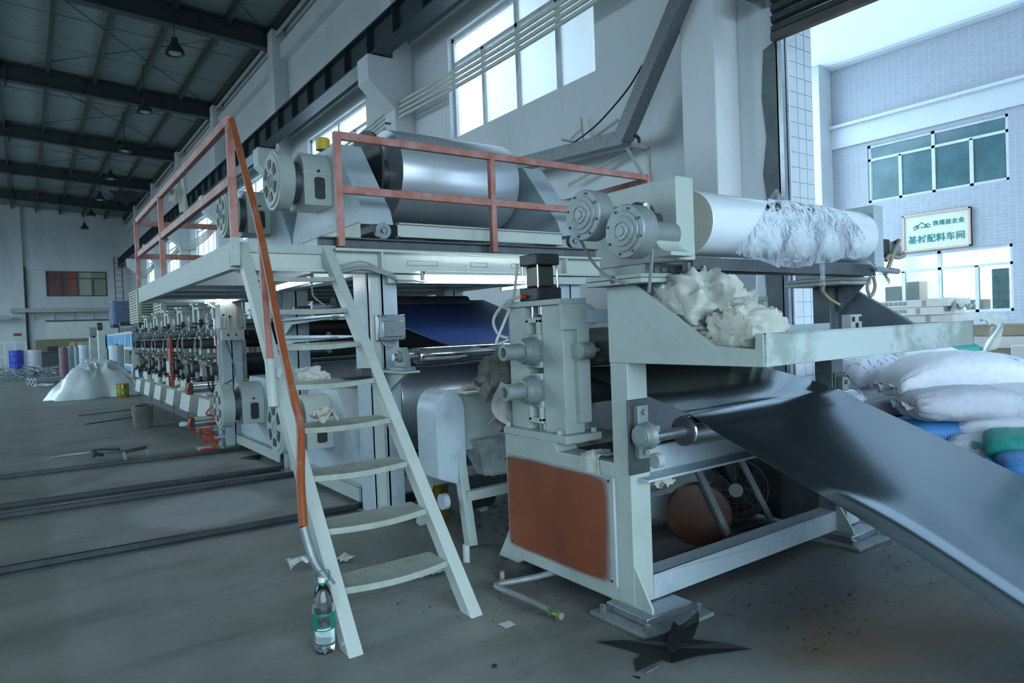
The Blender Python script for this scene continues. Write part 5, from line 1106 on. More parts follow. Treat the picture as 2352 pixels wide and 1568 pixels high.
MB().box(2.02, 2.1, y0+.1, y0+.5, .98, 1.03).build('doctor_blade', mat('brown_blade_holder', (.14, .10, .05), .5), PU)
for k, lab_ in enumerate(('second printing unit along the line, carrying the red sheet', 'third printing unit along the line', 'fourth printing unit along the line', 'fifth printing unit along the line, short of the grey coolers', 'farthest printing unit, beside the cream coolers')):
    dup(PU, (0, 1.36*(k+1), 0), lab_)
mb = MB().box(1.99, 2.03, 12.72, 12.98, .55, .82); mb.box(1.99, 2.03, 12.72, 12.98, .98, 1.38); mb.box(2.0, 2.02, 12.78, 12.92, .80, .99)
solo(mb, 'red_card', mat('red_card', (.42, .07, .03), .6), 'bright red card hung on the printing units', 'card')
solo(MB().box(1.965, 1.985, 12.70, 13.0, .80, .99), 'paper_note', M['paint_light'], 'white paper hung between the red cards on the printing units', 'paper')
for k, (yy, n_) in enumerate(((9.42, 'front'),)):
    fp_ = thing('end_frame', 'dark roller end frame between the rear column and the printing units', 'machine frame', (2.9, yy, 0))
    MB().box(2.15, 2.35, yy-.16, yy-.04, 0, 1.72).build('pillar', M['paint_old'], fp_, bevel=.004); MB().box(2.15, 2.35, yy+.16, yy+.3, 0, 1.6).build('pillar', M['paint_old'], fp_, bevel=.004)
    MB().box(3.8, 4.0, yy-.16, yy+.3, 0, 1.72).build('pillar', M['paint_old'], fp_)
    for z, r in ((.4, .12), (.75, .10), (1.05, .09), (1.4, .1)): MB().cyl((2.3, yy, z), (3.9, yy, z), r, n=20).build('roller', M['rubber'], fp_)
    MB().cyl((2.05, yy+.05, 1.25), (2.05, yy+.05, 1.6), .045, n=14).build('cylinder', M['steel'], fp_)
    MB().tube([(2.05, yy, 1.75), (2.02, yy, 1.4), (2.04, yy+.03, 1.2), (2.03, yy, 1.0)], .014, n=8).build('hose', M['red_hose'], fp_)
    MB().box(1.95, 2.4, yy-.1, yy-.02, 1.38, 1.46).build('crossbar', M['cast'], fp_)
MB_ = MB
# two horizontal air cylinders with red hoses
for k, (py_, Y_, l_) in enumerate(((1000, 8.9, 0), (0, 0, 0))): pass
def hcyl(z, label):
    t = thing('air_cylinder', label, 'air cylinder', (1.75, 9.0, z))
    MB().cyl((1.62, 9.0, z), (1.98, 9.0, z), .05, n=20).build('barrel', M['steel'], t)
    MB().box(1.57, 1.63, 8.93, 9.07, z-.07, z+.07).build('end_cap', M['black'], t, bevel=.004); MB().box(1.97, 2.03, 8.93, 9.07, z-.07, z+.07).build('end_cap', M['paint_blue'], t, bevel=.004)
    mb = MB()
    for dy, dz in ((-.055, .06), (.055, .06), (-.055, -.06), (.055, -.06)): mb.cyl((1.6, 9+dy, z+dz), (2.3, 9+dy, z+dz), .008, n=8)
    mb.build('tie_rod', M['paint_light'], t)
    MB().cyl((1.98, 9.0, z), (2.28, 9.0, z), .014, n=12).build('rod', M['chrome'], t)
    MB().lathe([(.02, 0), (.03, .02), (.035, .06), (.02, .10)], (1.47, 9.0, z), (1, 0, 0), 14).build('fitting', M['hose_white'], t)
    MB().tube([(1.6, 8.94, z-.06), (1.56, 8.9, z-.02), (1.58, 8.9, z+.07), (1.62, 8.95, z+.06)], .012, n=8).build('hose', M['red_hose'], t)
    return t
hcyl(.75, 'upper of two horizontal air cylinders with red hoses beside the rear column')
hcyl(.33, 'lower of two horizontal air cylinders with red hoses beside the rear column')
hh = thing('red_hose_coil', 'tangle of red coiled air hose hanging under the lower air cylinder', 'hose', (1.75, 8.85, 0))
_rg = random.Random(5); pts = [(1.76+_rg.uniform(.05, .13)*math.sin(.95*k)-.04*math.sin(k*.2), 8.85+_rg.uniform(.03, .08)*math.cos(.95*k), max(.012, .30-.0088*k+_rg.uniform(-.035, .035))) for k in range(36)]
MB().tube(pts, .009, n=6, sub=3).build('hose', M['red_hose'], hh)
MB().tube([(1.86, 8.9, .68), (1.9, 8.85, .6), (1.75, 8.88, .45), (1.85, 8.9, .40), (1.9, 8.9, .36)], .011, n=7).build('hose', M['red_hose'], hh)
mb = MB(); mb.tube([(1.85, 8.92, .83), (1.86, 8.9, .6), (1.9, 8.9, .45), (1.98, 8.9, .3)], .010, n=7); mb.tube([(1.8, 8.92, .82), (1.83, 8.9, .7), (2.0, 8.9, .66), (2.2, 8.9, .55)], .009, n=7); mb.tube([(1.9, 8.9, .4), (2.0, 8.88, .28), (2.05, 8.88, .3)], .010, n=7)
solo(mb, 'black_cable', M['cable_black'], 'black cables looped over the two horizontal air cylinders', 'cable')
for z in (.86, .56):
    pass
bt = MB()
for z in (.58, .22, .12): bt.box(1.85, 2.3, 8.93, 8.97, z, z+.025)
bt.cyl((1.95, 9.05, .0), (1.95, 9.05, .3), .03, n=12); bt.cyl((2.05, 9.05, .0), (2.05, 9.05, .3), .03, n=12)
solo(bt, 'cylinder_bracket', M['paint_blue'], 'pale steel bracket carrying the lower air cylinder', 'bracket')
solo(MB().tube([(2.02, 8.95, 1.35), (1.9, 8.0, .95), (1.74, 7.83, .85)], .006, n=6), 'brake_cable', M['cable_black'], 'thin dark cable running down to the brake of the rear low stand', 'cable')
# evaporative coolers standing on the line
def cooler(name, label, x0, x1, y0, y1, z0, z1, m_, letters=None):
    t = thing(name, label, 'cooler', ((x0+x1)/2, (y0+y1)/2, z0), None)
    MB().box(x0, x1, y0, y1, z0, z1).build('casing', m_, t, bevel=.02)
    n = max(6, int((z1-z0)/.065)); dk_ = M['black']
    s0 = None
    for k in range(n):
        z = z0+.06+(z1-z0-.12)*k/(n-1)
        a = MB().box(x0+.10, x1-.10, y0-.02, y0-.005, z-.012, z+.012).build('slat', dk_, t, smooth=False)
        b_ = MB().box(x0-.02, x0-.005, y0+.10, y1-.10, z-.012, z+.012).build('slat', M['olive'], t, smooth=False)
    MB().box(x0+.03, x1-.03, y0+.03, y1-.03, z0-.10, z0).build('tray', M['black'], t)
    mb = MB()
    for (x, y) in ((x0+.3, y0+.3), (x1-.1, y0+.3), (x0+.3, y1-.06), (x1-.1, y1-.06)): mb.box(x-.02, x+.02, y-.02, y+.02, 0, z0-.1)
    mb.build('leg', M['steel_dark'], t)
    if letters:
        MB().box((x0+x1)/2-.26, (x0+x1)/2+.26, y0-.035, y0-.02, z1-.26, z1-.09).build('name_plate', M['paint_light'], t)
        text_mesh(letters, .17, ((x0+x1)/2, y0-.037, z1-.175), (1, 0, 0), (0, 0, 1), .002, spacing=1.35, bold=.004).build('lettering', M['black'], t, smooth=False)
cooler('evaporative_cooler', 'pale cooler with a lettered plate, behind the nearest printing units', 2.27, 3.02, 15.35, 16.2, 1.72, 2.345, M['cooler'], 'DHF')
cooler('evaporative_cooler', 'cream cooler under the far corner of the walkway, behind the lettered one', 2.62, 3.4, 17.95, 18.9, 1.62, 2.32, M['cooler'])
cooler('evaporative_cooler', 'cream cooler sticking out past the far end of the walkway', 2.28, 3.0, 18.95, 20.4, 1.80, 2.62, M['cooler'])
cooler('evaporative_cooler', 'blue-grey cooler standing over the blue and white machine', 2.62, 3.7, 28.4, 29.6, 1.98, 2.85, M['blue_cooler'])
# blue and white machine farther back
BM = thing('blue_machine', 'blue and white machine beyond the printing line', 'machine', (2.9, 25, 0))
MB().box(2.35, 3.9, 21.0, 28.5, 1.12, 1.62).build('upper_casing', M['paint_light'], BM, bevel=.01)
MB().box(2.35, 3.9, 21.0, 28.5, .15, .72).build('lower_casing', M['paint_light'], BM, bevel=.01)
for k in range(5): MB().box(2.34, 2.352, 21.2+1.45*k, 22.4+1.45*k, 1.2, 1.56).build('panel', M['blue_panel'], BM); MB().box(2.34, 2.352, 21.2+1.45*k, 22.4+1.45*k, .2, .66).build('panel', M['blue_panel'], BM)
MB().box(2.36, 3.88, 20.985, 20.998, 1.18, 1.56).build('panel', M['blue_panel'], BM); MB().box(2.36, 3.88, 20.985, 20.998, .2, .66).build('panel', M['blue_panel'], BM)
for y in (21.1, 23, 25.6, 28.2): MB().box(2.38, 2.5, y-.06, y+.06, .72, 1.12).build('pillar', M['paint_light'], BM)
for k in range(4): MB().cyl((2.6, 21.6+1.7*k, .9), (3.8, 21.6+1.7*k, .9), .11, n=16).build('roller', M['chrome'], BM)
MB().cyl((2.6, 26.0, 1.85), (3.8, 26.0, 1.85), .16, n=20).build('roller', M['chrome'], BM)
MB().box(2.1, 2.3, 27.6, 28.2, .0, 1.95).build('pillar', M['paint_light'], BM); MB().cyl((2.05, 27.3, 1.9), (2.2, 27.3, 1.9), .13, n=20).build('hand_wheel', M['steel_dark'], BM)
solo(MB().tube([P(318, 838, 1, 17.5), P(305, 848, 1, 17.5), P(305, 870, 1, 17.5), P(322, 890, 1, 17.5), P(326, 905, 1, 17.5)], .012), 'white_hose', M['hose_white'], 'white hose arching out of the farthest printing unit', 'hose')
# ------------------------------------------------------------------ things standing about the hall floor
def at(px, py): return P(px, py, 2, 0)
bk = thing('plastic_bucket', 'grey-brown dirty bucket on the floor beside the printing line', 'bucket', (1.46, 12.1, 0))
MB().lathe([(.0001, .0), (.13, 0), (.155, .31), (.165, .312), (.165, .335), (.15, .335), (.125, .02), (.0001, .02)], (1.46, 12.1, 0), (0, 0, 1), 32).build('bucket', mat('dirty_bucket', (.12, .12, .10), .6, var=.3, scale=6, dirt=((.28, .3, .3), .5, 6)), bk)
MB().tube([(1.31, 12.1, .31), (1.36, 11.98, .36), (1.46, 11.94, .37), (1.56, 11.98, .36), (1.61, 12.1, .31)], .006, n=6).build('handle', M['steel'], bk)
rag((1.44, 12.1, .32), (.26, .2), 44, 'rag', M['cloth_dirty'], 'grey rag lying on the rim of the dirty bucket', amp=.3, n=12)
c = at(283, 912)
pl = thing('tin_pail', 'gold tin pail with a green label by the plastic heap', 'pail', c)
MB().lathe([(.0001, 0), (.13, 0), (.135, .01), (.135, .10), (.14, .105), (.14, .115), (.135, .12), (.135, .22), (.14, .225), (.14, .235), (.135, .24), (.135, .31), (.142, .315), (.142, .33), (.12, .33), (.0001, .32)], c, (0, 0, 1), 28).build('pail', M['brass'], pl)
MB().lathe([(.1365, .14), (.137, .14), (.137, .21), (.1365, .21)], c, (0, 0, 1), 28, closed=True).build('label', mat('green_print', (.15, .35, .08), .5), pl)
# heap of plastic sheeting
hc = Vector((1.32, 19.9, 0))
def heap(u, v):
    a = 2*PI*u; r_ = v; q = Vector((math.cos(a)*v*1.6, math.sin(a)*v*1.6, 3.3))
    R_ = 1+.30*noise.noise(Vector((math.cos(a)*1.6, math.sin(a)*1.6, 9)))+.06*math.sin(7*a)
    x = math.cos(a)*r_*.98*R_; y = math.sin(a)*r_*.7*R_
    q = Vector((x*1.5, y*1.9, 3.3)); q = q+Vector((noise.noise(q*.9), noise.noise(q*.9+Vector((4, 4, 4))), 0))*.8
    h = .74*(1-r_**3.0)*(.9+.35*noise.noise(q*.8)+.55*(.35-abs(noise.noise(q*1.5)))+.35*(.3-abs(noise.noise(q*3.1))))+.03*noise.noise(q*6)*(1-r_)
    h *= max(.35, 1+.25*x-.15*x*x)
    return hc+Vector((x, y, max(.004, h)))
solo(MB().grid(heap, 56, 26), 'plastic_heap', M['heap_film'], 'big heap of cloudy plastic sheeting on the floor', 'plastic sheet', sharp=75)
solo(MB().grid(lambda u, v: (2.0+.55*u-.1*v, 19.7+.25*v, .35+.22*u-.12*v+.03*math.sin(6*u+2*v)), 10, 6, .002), 'plastic_sheet', M['heap_film'], 'flap of cloudy sheeting sticking out of the right end of the heap', 'plastic sheet', sharp=75)
solo(MB().add([P(*q, 2, .006) for q in ((110, 921), (128, 908), (150, 920))], [(0, 1, 2)]), 'offcut', M['scrap'], 'black offcut poking out under the left end of the plastic heap', 'scrap', smooth=False)
rag(at(98, 890)+Vector((0, 0, .05)), (.75, .3), 51, 'plastic_sheet', M['heap_film'], 'small crumple of plastic beside the lying paper tubes', 'plastic sheet', amp=.2, n=16)
rag(at(314, 908)+Vector((0, 0, .05)), (.35, .2), 52, 'plastic_sheet', M['heap_film'], 'small white plastic scrap between the pail and the printing line', 'plastic sheet', amp=.25, n=12)
tb_m = mat('grey_paper_tube', (.26, .29, .30), .7)
for k, (px, lab_) in enumerate(((64, 'leftmost of three grey tubes lying on the floor'), (71, 'middle one of three grey tubes lying on the floor'), (79, 'rightmost of three grey tubes lying on the floor, nearest the heap'))):
    a = P(px, 876-k*.5, 2, .12); a.y = 28.4-k*.35
    mb = MB().ring((a.x, a.y, .12), (a.x+1.35, a.y+.5, .12), .12, .07, 24)
    solo(mb, 'paper_tube', tb_m, lab_, 'tube', 'grey tubes lying on the floor')
# shredded film
sf = MB()
for k in range(190):
    cx_, cy_ = random.gauss(.15, .62), random.gauss(34.0, 1.0); h = .42*math.exp(-((cx_-.15)/.8)**2)
    p = Vector((cx_, cy_, max(.03, random.uniform(.2, 1)*h))); pts = [p]
    for j in range(5): p = p+Vector((random.uniform(-.28, .28), random.uniform(-.2, .2), random.uniform(-.09, .09))); p.z = max(.02, p.z); pts.append(p.copy())
    sf.tube(pts, .018, n=4, sub=2)
tag(sf.build('shredded_film', M['scrap_film'], recalc=False), 'heap of shredded glossy film strips on the floor at the back', 'film scrap', kind='stuff')
# standing film rolls
cf = mat('wrapped_film_roll', (.34, .42, .50), .3, var=.1, scale=2, stretch=(1, 1, .4)); cf2 = mat('bright_film_roll', (.55, .66, .74), .22, var=.1); cr_ = mat('maroon_print_roll', (.20, .10, .14), .5, var=.4, scale=8)
rolls = [(149, 878, 18, 798, cr_, 'standing roll with maroon print at the left end of the row'), (165, 876, 15, 796, cf, 'grey-blue standing film roll next to the maroon one'), (178, 872, 11, 796, cf, 'narrow standing film roll, third in the row'),
         (194, 868, 20, 792, cf2, 'wide pale standing film roll in the middle of the row'), (212, 862, 10, 793, cf, 'standing film roll right of the wide pale one'), (222, 858, 9, 794, cf2, 'standing film roll with a bright top near the blue machine'), (272, 905, 30, 792, cf2, 'big shiny standing film roll in front of the blue machine')]
for px, py, wd, pt, m_, lab_ in rolls:
    b_ = at(px, py); dist = (b_-Vector((0, 0, CAMZ))).dot(_f); b_ = b_*1.0
    if dist > 31: s_ = 30/dist; b_ = P(px, py+4, 2, 0); dist = (b_-Vector((0, 0, CAMZ))).dot(_f)
    r_ = wd/FPX*dist/2; h = (py-pt)/FPX*dist
    t = thing('film_roll', lab_, 'roll', b_, 'film rolls standing on the hall floor')
    MB().lathe([(.03, 0), (r_, 0), (r_, h), (.03, h)], b_, (0, 0, 1), 28).build('wound_film', m_, t, sharp=30)
    MB().ring(b_, b_+Vector((0, 0, h+.03)), .05, .035, 16).build('core', M['card'], t)
# barrels, crates and the covered machine at the back wall
for k, (px, m_, lab_) in enumerate(((38, 'blue_barrel', 'blue plastic drum near the left edge of the hall'), (58, 'bag_grey', 'white drum next to the blue drum'), (79, 'bag_grey', 'white drum, second to the right of the blue drum'))):
    y = (39.95, 40.15, 39.95)[k]; a = P(px, 827, 1, y); b_ = Vector((a.x, y, .25)); r_ = .5
    t = thing('drum', lab_, 'drum', b_, 'drums on a low pallet')
    MB().lathe([(.0001, 0), (.27, 0), (.29, .03), (.29, .28), (.305, .30), (.29, .32), (.29, .58), (.305, .60), (.29, .62), (.29, .86), (.27, .88), (.0001, .87)], b_, (0, 0, 1), 28).build('body', M[m_], t, sharp=30)
    MB().cyl(b_+Vector((.12, 0, .87)), b_+Vector((.12, 0, .90)), .05, n=12).build('bung', M['black'], t)
mb = MB(); 
for k in range(4): mb.box(-1.0, 1.9, 39.6+k*.25, 39.75+k*.25, .20, .25)
for x in (-.9, .4, 1.7): mb.box(x-.05, x+.05, 39.6, 40.5, 0, .20)
solo(mb, 'low_pallet', M['brown'], 'long low pallet under the drums', 'pallet', smooth=False)
OM = thing('covered_machine', 'long machine under an olive cover at the far end of the hall', 'machine', (1.9, 43, 0))
MB().box(.45, 3.4, 42.5, 43.6, .95, 1.62).build('cover', M['olive'], OM, bevel=.03); MB().box(.5, 3.3, 42.6, 43.5, 0, .95).build('body', mat('dark_green_body', (.06, .09, .09), .6), OM)
for x in (1.9, 2.25, 2.55):
    MB().box(x, x+.28, 42.48, 42.495, 1.18, 1.44).build('warning_label', M['brown'], OM)
MB().box(.95, 1.4, 42.48, 42.497, 1.0, 1.25).build('control_panel', M['black'], OM)
PW = thing('office_partition', 'low white partition with a dark top edge along the far wall', 'partition', (3.0, 46, 0))
MB().box(1.05, 5.6, 45.9, 46.0, 0, 2.62).build('panel', M['paint_light'], PW); MB().box(1.0, 5.65, 45.85, 46.05, 2.62, 2.70).build('edge', mat('dark_teal_edge', (.02, .07, .10), .5), PW)
solo(MB().box(2.3, 2.6, 45.88, 46.02, 2.70, 2.84), 'small_parcel', M['brown'], 'small brown parcel lying on top of the far partition', 'parcel')
WS = thing('wall_sign', 'small orange sign plate on the far wall above the drums', 'sign', (-.28, 51.5, 1.9))
MB().box(-.52, -.12, FY-.38, FY-.36, 1.95, 2.12).build('plate', mat('orange_sign', (.35, .08, .02), .5), WS)
rk = thing('steel_rack', 'grey steel rack standing behind the blue drum', 'rack', (-.9, 44, 0))
for x in (-1.3, -.85, -.4, .05): MB().box(x-.03, x+.03, 43.97, 44.03, 0, 1.55).build('post', M['steel'], rk)
for z in (.1, .8, 1.5): MB().box(-1.33, .08, 43.98, 44.02, z, z+.05).build('rail', M['steel'], rk)
SW = thing('stand_machine', 'small press with a grey head between the olive cover and the blue machine', 'machine', (2.35, 31, 0))
MB().box(2.05, 2.35, 30.8, 31.3, 0, 1.55).build('body', M['paint_old'], SW, bevel=.01); MB().box(2.05, 2.3, 30.8, 31.2, 1.62, 1.95).build('head', M['cast'], SW, bevel=.01); MB().cyl((2.18, 31, 1.5), (2.18, 31, 1.65), .08, n=16).build('neck', M['black'], SW)
# trolley on the floor at left
TR = thing('low_trolley', 'low dark steel trolley frame lying by the floor rail', 'trolley', (.85, 9.2, 0))
def fpt(px, py, z): return P(px, py, 2, z)
a, b_, c, d = fpt(222, 1037, .10), fpt(285, 1029, .10), fpt(333, 1027, .10), fpt(283, 1038, .10)
MB().bar(a, d, .05, .035).build('arm', M['steel_dark'], TR, bevel=.003); MB().bar(d, c, .055, .035).build('arm', M['steel_dark'], TR, bevel=.003); MB().bar(a+Vector((0, .12, 0)), c+Vector((-.25, .12, 0)), .04, .03).build('arm', M['steel_dark'], TR)
for q in (d, c): MB().bar(q, Vector((q.x+.02, q.y-.02, 0)), .035, .035, up=(1, 0, 0)).build('leg', M['steel_dark'], TR)
MB().cyl(a+Vector((-.05, 0, -.02)), a+Vector((.06, .03, -.02)), .045, n=16).build('wheel', M['rubber'], TR); MB().bar(a+Vector((0, 0, -.02)), Vector((a.x, a.y, 0)), .04, .04, up=(1, 0, 0)).build('leg', M['steel_dark'], TR)
rag(at(165, 1046)+Vector((0, 0, .006)), (.55, .06), 61, 'film_strip', M['hose_white'], 'thin white film strip on the floor left of the trolley', 'film scrap', amp=.04, n=8)
rag(at(470, 1030)+Vector((0, 0, .006)), (.22, .3), 62, 'film_strip', M['heap_film'], 'pale film scrap on the floor under the red hoses', 'film scrap', amp=.04, n=8)
sheet([P(552, 1052, 2, .006), P(572, 1046, 2, .012), P(600, 1044, 2, .01), P(594, 1056, 2, .006)], 'offcut', 'dark offcut on the floor in front of the rear low stand', 'scrap')
for (a, b_, lab_) in (((180, 955), (312, 940), 'long thin dark strip on the floor left of the bucket'), ((195, 975), (308, 958), 'second thin dark strip on the floor nearer than the first, left of the bucket')):
    p, q = at(*a), at(*b_); solo(MB().bar(p+Vector((0, 0, .006)), q+Vector((0, 0, .006)), .05, .008), 'film_strip', M['scrap'], lab_, 'film scrap')
# ------------------------------------------------------------------ on the right wall and roof
PW0 = [(5.47, .03), (5.385, .03), (5.30, .03), (5.215, .03)]
wall_labels = ('topmost', 'second from the top', 'third from the top', 'lowest')
for i, (z, _) in enumerate(PW0):
    pts = []
    for k in range(6):
        ya, yb = 4.6+BAY*k, 4.6+BAY*(k+1)
        for t in (0, .25, .5, .75):
            pts.append((5.70, ya+(yb-ya)*t, z-.20*math.sin(PI*t)*(.35 if k == 0 else 1)))
    pts.append((5.70, 4.6+BAY*6, z))
    pts = [(5.70, 1.0, z+.03)]+pts
    t = thing('wall_pipe', 'long white pipe sagging between brackets on the window wall, %s of four' % wall_labels[i], 'pipe', (5.66, 20, z), 'white pipes along the window wall')
    MB().tube(pts, .030, n=10, sub=3).build('pipe', M['hose_white'], t)
rust_m = mat('rusty_clamp', (.16, .10, .08), .7, var=.3)
for k in range(6):
    y = 4.6+BAY*k-.1
    t = thing('pipe_bracket', ['pipe bracket on the nearest wall column', 'pipe bracket on the column beside the big window', 'pipe bracket on the second column past the big window', 'pipe bracket on the third column past the big window', 'pipe bracket on the fourth column past the big window', 'pipe bracket on the farthest column'][k], 'bracket', (5.6, y, 5.1), 'pipe brackets on the wall columns')
    MB().box(5.52, 5.75, y-.015, y+.015, 5.13, 5.16).build('arm', M['steel_dark'], t); MB().box(5.52, 5.75, y-.015, y+.015, 5.52, 5.53).build('arm', M['steel_dark'], t); MB().box(5.72, 5.75, y-.015, y+.015, 5.13, 5.53).build('arm', M['steel_dark'], t)
    for i, (z, _) in enumerate(PW0): MB().cyl((5.70, y-.02, z), (5.70, y+.02, z), .036, n=12).build('clamp', rust_m, t)
# grey cable duct that comes down from the roof and turns along the wall
dm = mat('speckled_galvanised_duct', (.17, .19, .20), .45, .4, var=.5, scale=60)
DU = thing('cable_duct', 'speckled grey cable duct bending down the wall by the door column', 'duct', (5.6, 5.4, 3.5))
A_, B_, C_ = P(1590, -60, 0, 5.55), P(1432, 318, 0, 5.55), P(1205, 375, 0, 5.55)
MB().bar(A_, B_, .16, .17, up=(1, 0, 0)).build('upright_run', dm, DU, bevel=.004); MB().bar(B_+(B_-C_).normalized()*.05, C_, .16, .15, up=(1, 0, 0)).build('level_run', dm, DU, bevel=.004)
MB().bar(C_, C_+Vector((0, 1.8, -.02)), .15, .14).build('level_run', dm, DU, bevel=.004)
br_ = MB(); q = P(1462, 335, 0, 5.8); br_.bar(q+Vector((-.25, 0, 0)), q+Vector((.2, 0, 0)), .03, .03); br_.bar(q+Vector((.19, 0, 0)), q+Vector((.19, 0, -.5)), .03, .03); br_.bar(q+Vector((-.2, 0, 0)), q+Vector((.18, 0, -.42)), .025, .025); br_.build('bracket', M['paint_light'], DU)
solo(MB().tube([P(1475, 150, 0, 5.7), P(1445, 200, 0, 5.72), P(1400, 255, 0, 5.72), P(1355, 300, 0, 5.72), P(1285, 350, 0, 5.7), P(1255, 372, 0, 5.7)], .011, n=7), 'black_cable', M['cable_black'], 'black cable sagging along the wall under the big window', 'cable')
for a, b_, lab_ in (((1420, 275), (1340, 335), 'short beige pipe slanting behind the cable duct'), ((1455, 340), (1305, 425), 'white pipe slanting down under the cable duct')):
    solo(MB().tube([P(*a, 0, 5.85), P(*b_, 0, 5.85)], .02, n=10, sub=1), 'conduit', M['paint_light'], lab_, 'pipe')
mb = MB(); mb.bar(P(1334, 270, 0, 5.9), P(1340, 330, 0, 5.9), .03, .02); mb.bar(P(1336, 295, 0, 5.9), P(1312, 318, 0, 5.7), .03, .02); mb.bar(P(1338, 330, 0, 5.9), P(1290, 320, 0, 5.6), .03, .02)
solo(mb, 'wall_bracket', M['paint_light'], 'empty little steel bracket on the wall under the big window', 'bracket')
solo(MB().tube([P(1452, 308, 0, 5.6), P(1465, 315, 0, 5.65), P(1468, 325, 0, 5.75)], .02, n=10), 'black_hose', M['rubber'], 'short black hose bend behind the corner of the cable duct', 'hose')
lm = mat('lamp_shade_dark', (.07, .08, .085), .4, .5)
LP = thing('pendant_lamp', 'nearest bell-shaped pendant lamp under the roof', 'lamp', (3.3, 18.3, 8.4), 'bell lamps hanging from the roof')
LP_z = zr(3.3, 9.6)
MB().lathe([(.0001, .30), (.07, .30), (.075, .2), (.09, .17), (.19, .02), (.235, -.10), (.225, -.10), (.18, .02), (.05, .16), (.0001, .16)], (3.3, 18.3, 8.4), (0, 0, 1), 28).build('shade', lm, LP)
MB().sphere((3.3, 18.3, 8.36), .16, sc=(1, 1, .55)).build('bulb', mat('lamp_glass', (.30, .34, .34), .2), LP)
MB().cyl((3.3, 18.3, 8.7), (3.3, 18.3, LP_z), .012, n=8).build('stem', lm, LP)
for k in range(1, 7): dup(LP, (0, 5.12*k, 0), '%s bell-shaped pendant lamp along the roof' % ['second', 'third', 'fourth', 'fifth', 'sixth', 'farthest'][k-1])
FLD = thing('wall_ladder', 'rusty steel ladder fixed to the far end of the window wall', 'ladder', (5.3, 51, 0))
for x in (4.98, 5.42): MB().bar((x, 51.3, 0), (x, 51.3, 6.9), .05, .05).build('rail', rust_m, FLD)
for k in range(18): MB().bar((4.98, 51.3, .4+k*.38), (5.42, 51.3, .4+k*.38), .03, .03).build('rung', rust_m, FLD)
nd = thing('roof_net', 'dark torn sheet sagging from the roof in the far corner', 'cloth', (4.6, 43, 8.8))
MB().grid(lambda u, v: (3.9+1.6*u, 40.6+.3*v, 9.2-.75*v*(1-abs(2*u-1))-.05*math.sin(8*u)), 12, 6, .01).build('sheet', M['rubber'], nd)

PNL = MB(); PNL.add([(5.40, 3.80, 0), (5.40, 5.30, 0), (5.50, 5.30, 1.82), (5.50, 3.80, 1.82), (5.412, 3.80, 0), (5.412, 5.30, 0), (5.512, 5.30, 1.82), (5.512, 3.80, 1.82)], [(3, 2, 1, 0), (4, 5, 6, 7), (0, 1, 5, 4), (1, 2, 6, 5), (2, 3, 7, 6), (3, 0, 4, 7)])
solo(PNL, 'leaning_sheet', mat('pale_lavender_sheet', (.70, .74, .88), .35, .2, var=.03), 'smooth pale lavender sheet standing against the wall behind the tray', 'sheet', smooth=False)
# ------------------------------------------------------------------ outside: facade across the yard
def facade_tile():
    m = bpy.data.materials.new('small_grey_facade_tile'); m.use_nodes = True; n = m.node_tree.nodes; L = m.node_tree.links; b = n['Principled BSDF']; b.inputs['Roughness'].default_value = .35
    t = n.new('ShaderNodeTexCoord'); mp = n.new('ShaderNodeMapping'); mp.inputs['Rotation'].default_value = (0, PI/2, PI/2)
    sx = n.new('ShaderNodeSeparateXYZ'); L.new(t.outputs['Object'], sx.inputs[0]); cmb = n.new('ShaderNodeCombineXYZ'); L.new(sx.outputs['Y'], cmb.inputs['X']); L.new(sx.outputs['Z'], cmb.inputs['Y'])
    br = n.new('ShaderNodeTexBrick'); br.offset = 0.0; br.inputs['Scale'].default_value = 1.0; br.inputs['Brick Width'].default_value = .11; br.inputs['Row Height'].default_value = .058; br.inputs['Mortar Size'].default_value = .0035
    br.inputs['Color1'].default_value = (.36, .385, .44, 1); br.inputs['Color2'].default_value = (.40, .425, .475, 1); br.inputs['Mortar'].default_value = (.52, .54, .58, 1); br.inputs['Mortar Smooth'].default_value = .3
    L.new(cmb.outputs[0], br.inputs['Vector']); L.new(br.outputs['Color'], b.inputs['Base Color']); return m
ft = facade_tile(); wt = mat('pale_facade_tile', (.60, .64, .68), .4, var=.04, scale=2)
FX = 14.0
fb = MB()
# upper storey window y 4.6..7.03 z 3.56..4.71, ground window y 4.58..8.0 z 1.3..2.46 ; repeated to the near side out of view
wins = [(4.605, 7.03, 3.565, 4.71), (4.58, 7.3, 1.29, 2.46), (-.4, 2.2, 3.565, 4.71), (-.4, 2.2, 1.29, 2.46)]
def wallgrid(mb, x0, x1, ya, yb, za, zb, holes):
    ys = sorted({ya, yb, *[h[0] for h in holes], *[h[1] for h in holes]}); zs = sorted({za, zb, *[h[2] for h in holes], *[h[3] for h in holes]})
    for i in range(len(ys)-1):
        for j in range(len(zs)-1):
            yc, zc = (ys[i]+ys[i+1])/2, (zs[j]+zs[j+1])/2
            if any(h[0] < yc < h[1] and h[2] < zc < h[3] for h in holes): continue
            mb.box(x0, x1, ys[i], ys[i+1], zs[j], zs[j+1])
wallgrid(fb, FX, FX+.2, -12, 16, 0, 6.6, wins)
fac = tag(fb.build('facade_wall', ft, smooth=False), kind='structure')
MB().box(FX-.06, FX, -12, 7.8, 4.79, 5.20).build('band', wt, fac); MB().box(FX-.14, FX, -12, 7.8, 5.20, 5.26).build('ledge', wt, fac)
MB().box(FX-.09, FX, -12, 16, 6.42, 6.6).build('cornice', wt, fac)
MB().box(FX-.45, FX, 7.75, 8.25, 0, 6.9).build('pilaster', wt, fac, bevel=.01)
MB().box(FX-.05, FX, 8.3, 16, 3.5, 4.1).build('band', wt, fac)
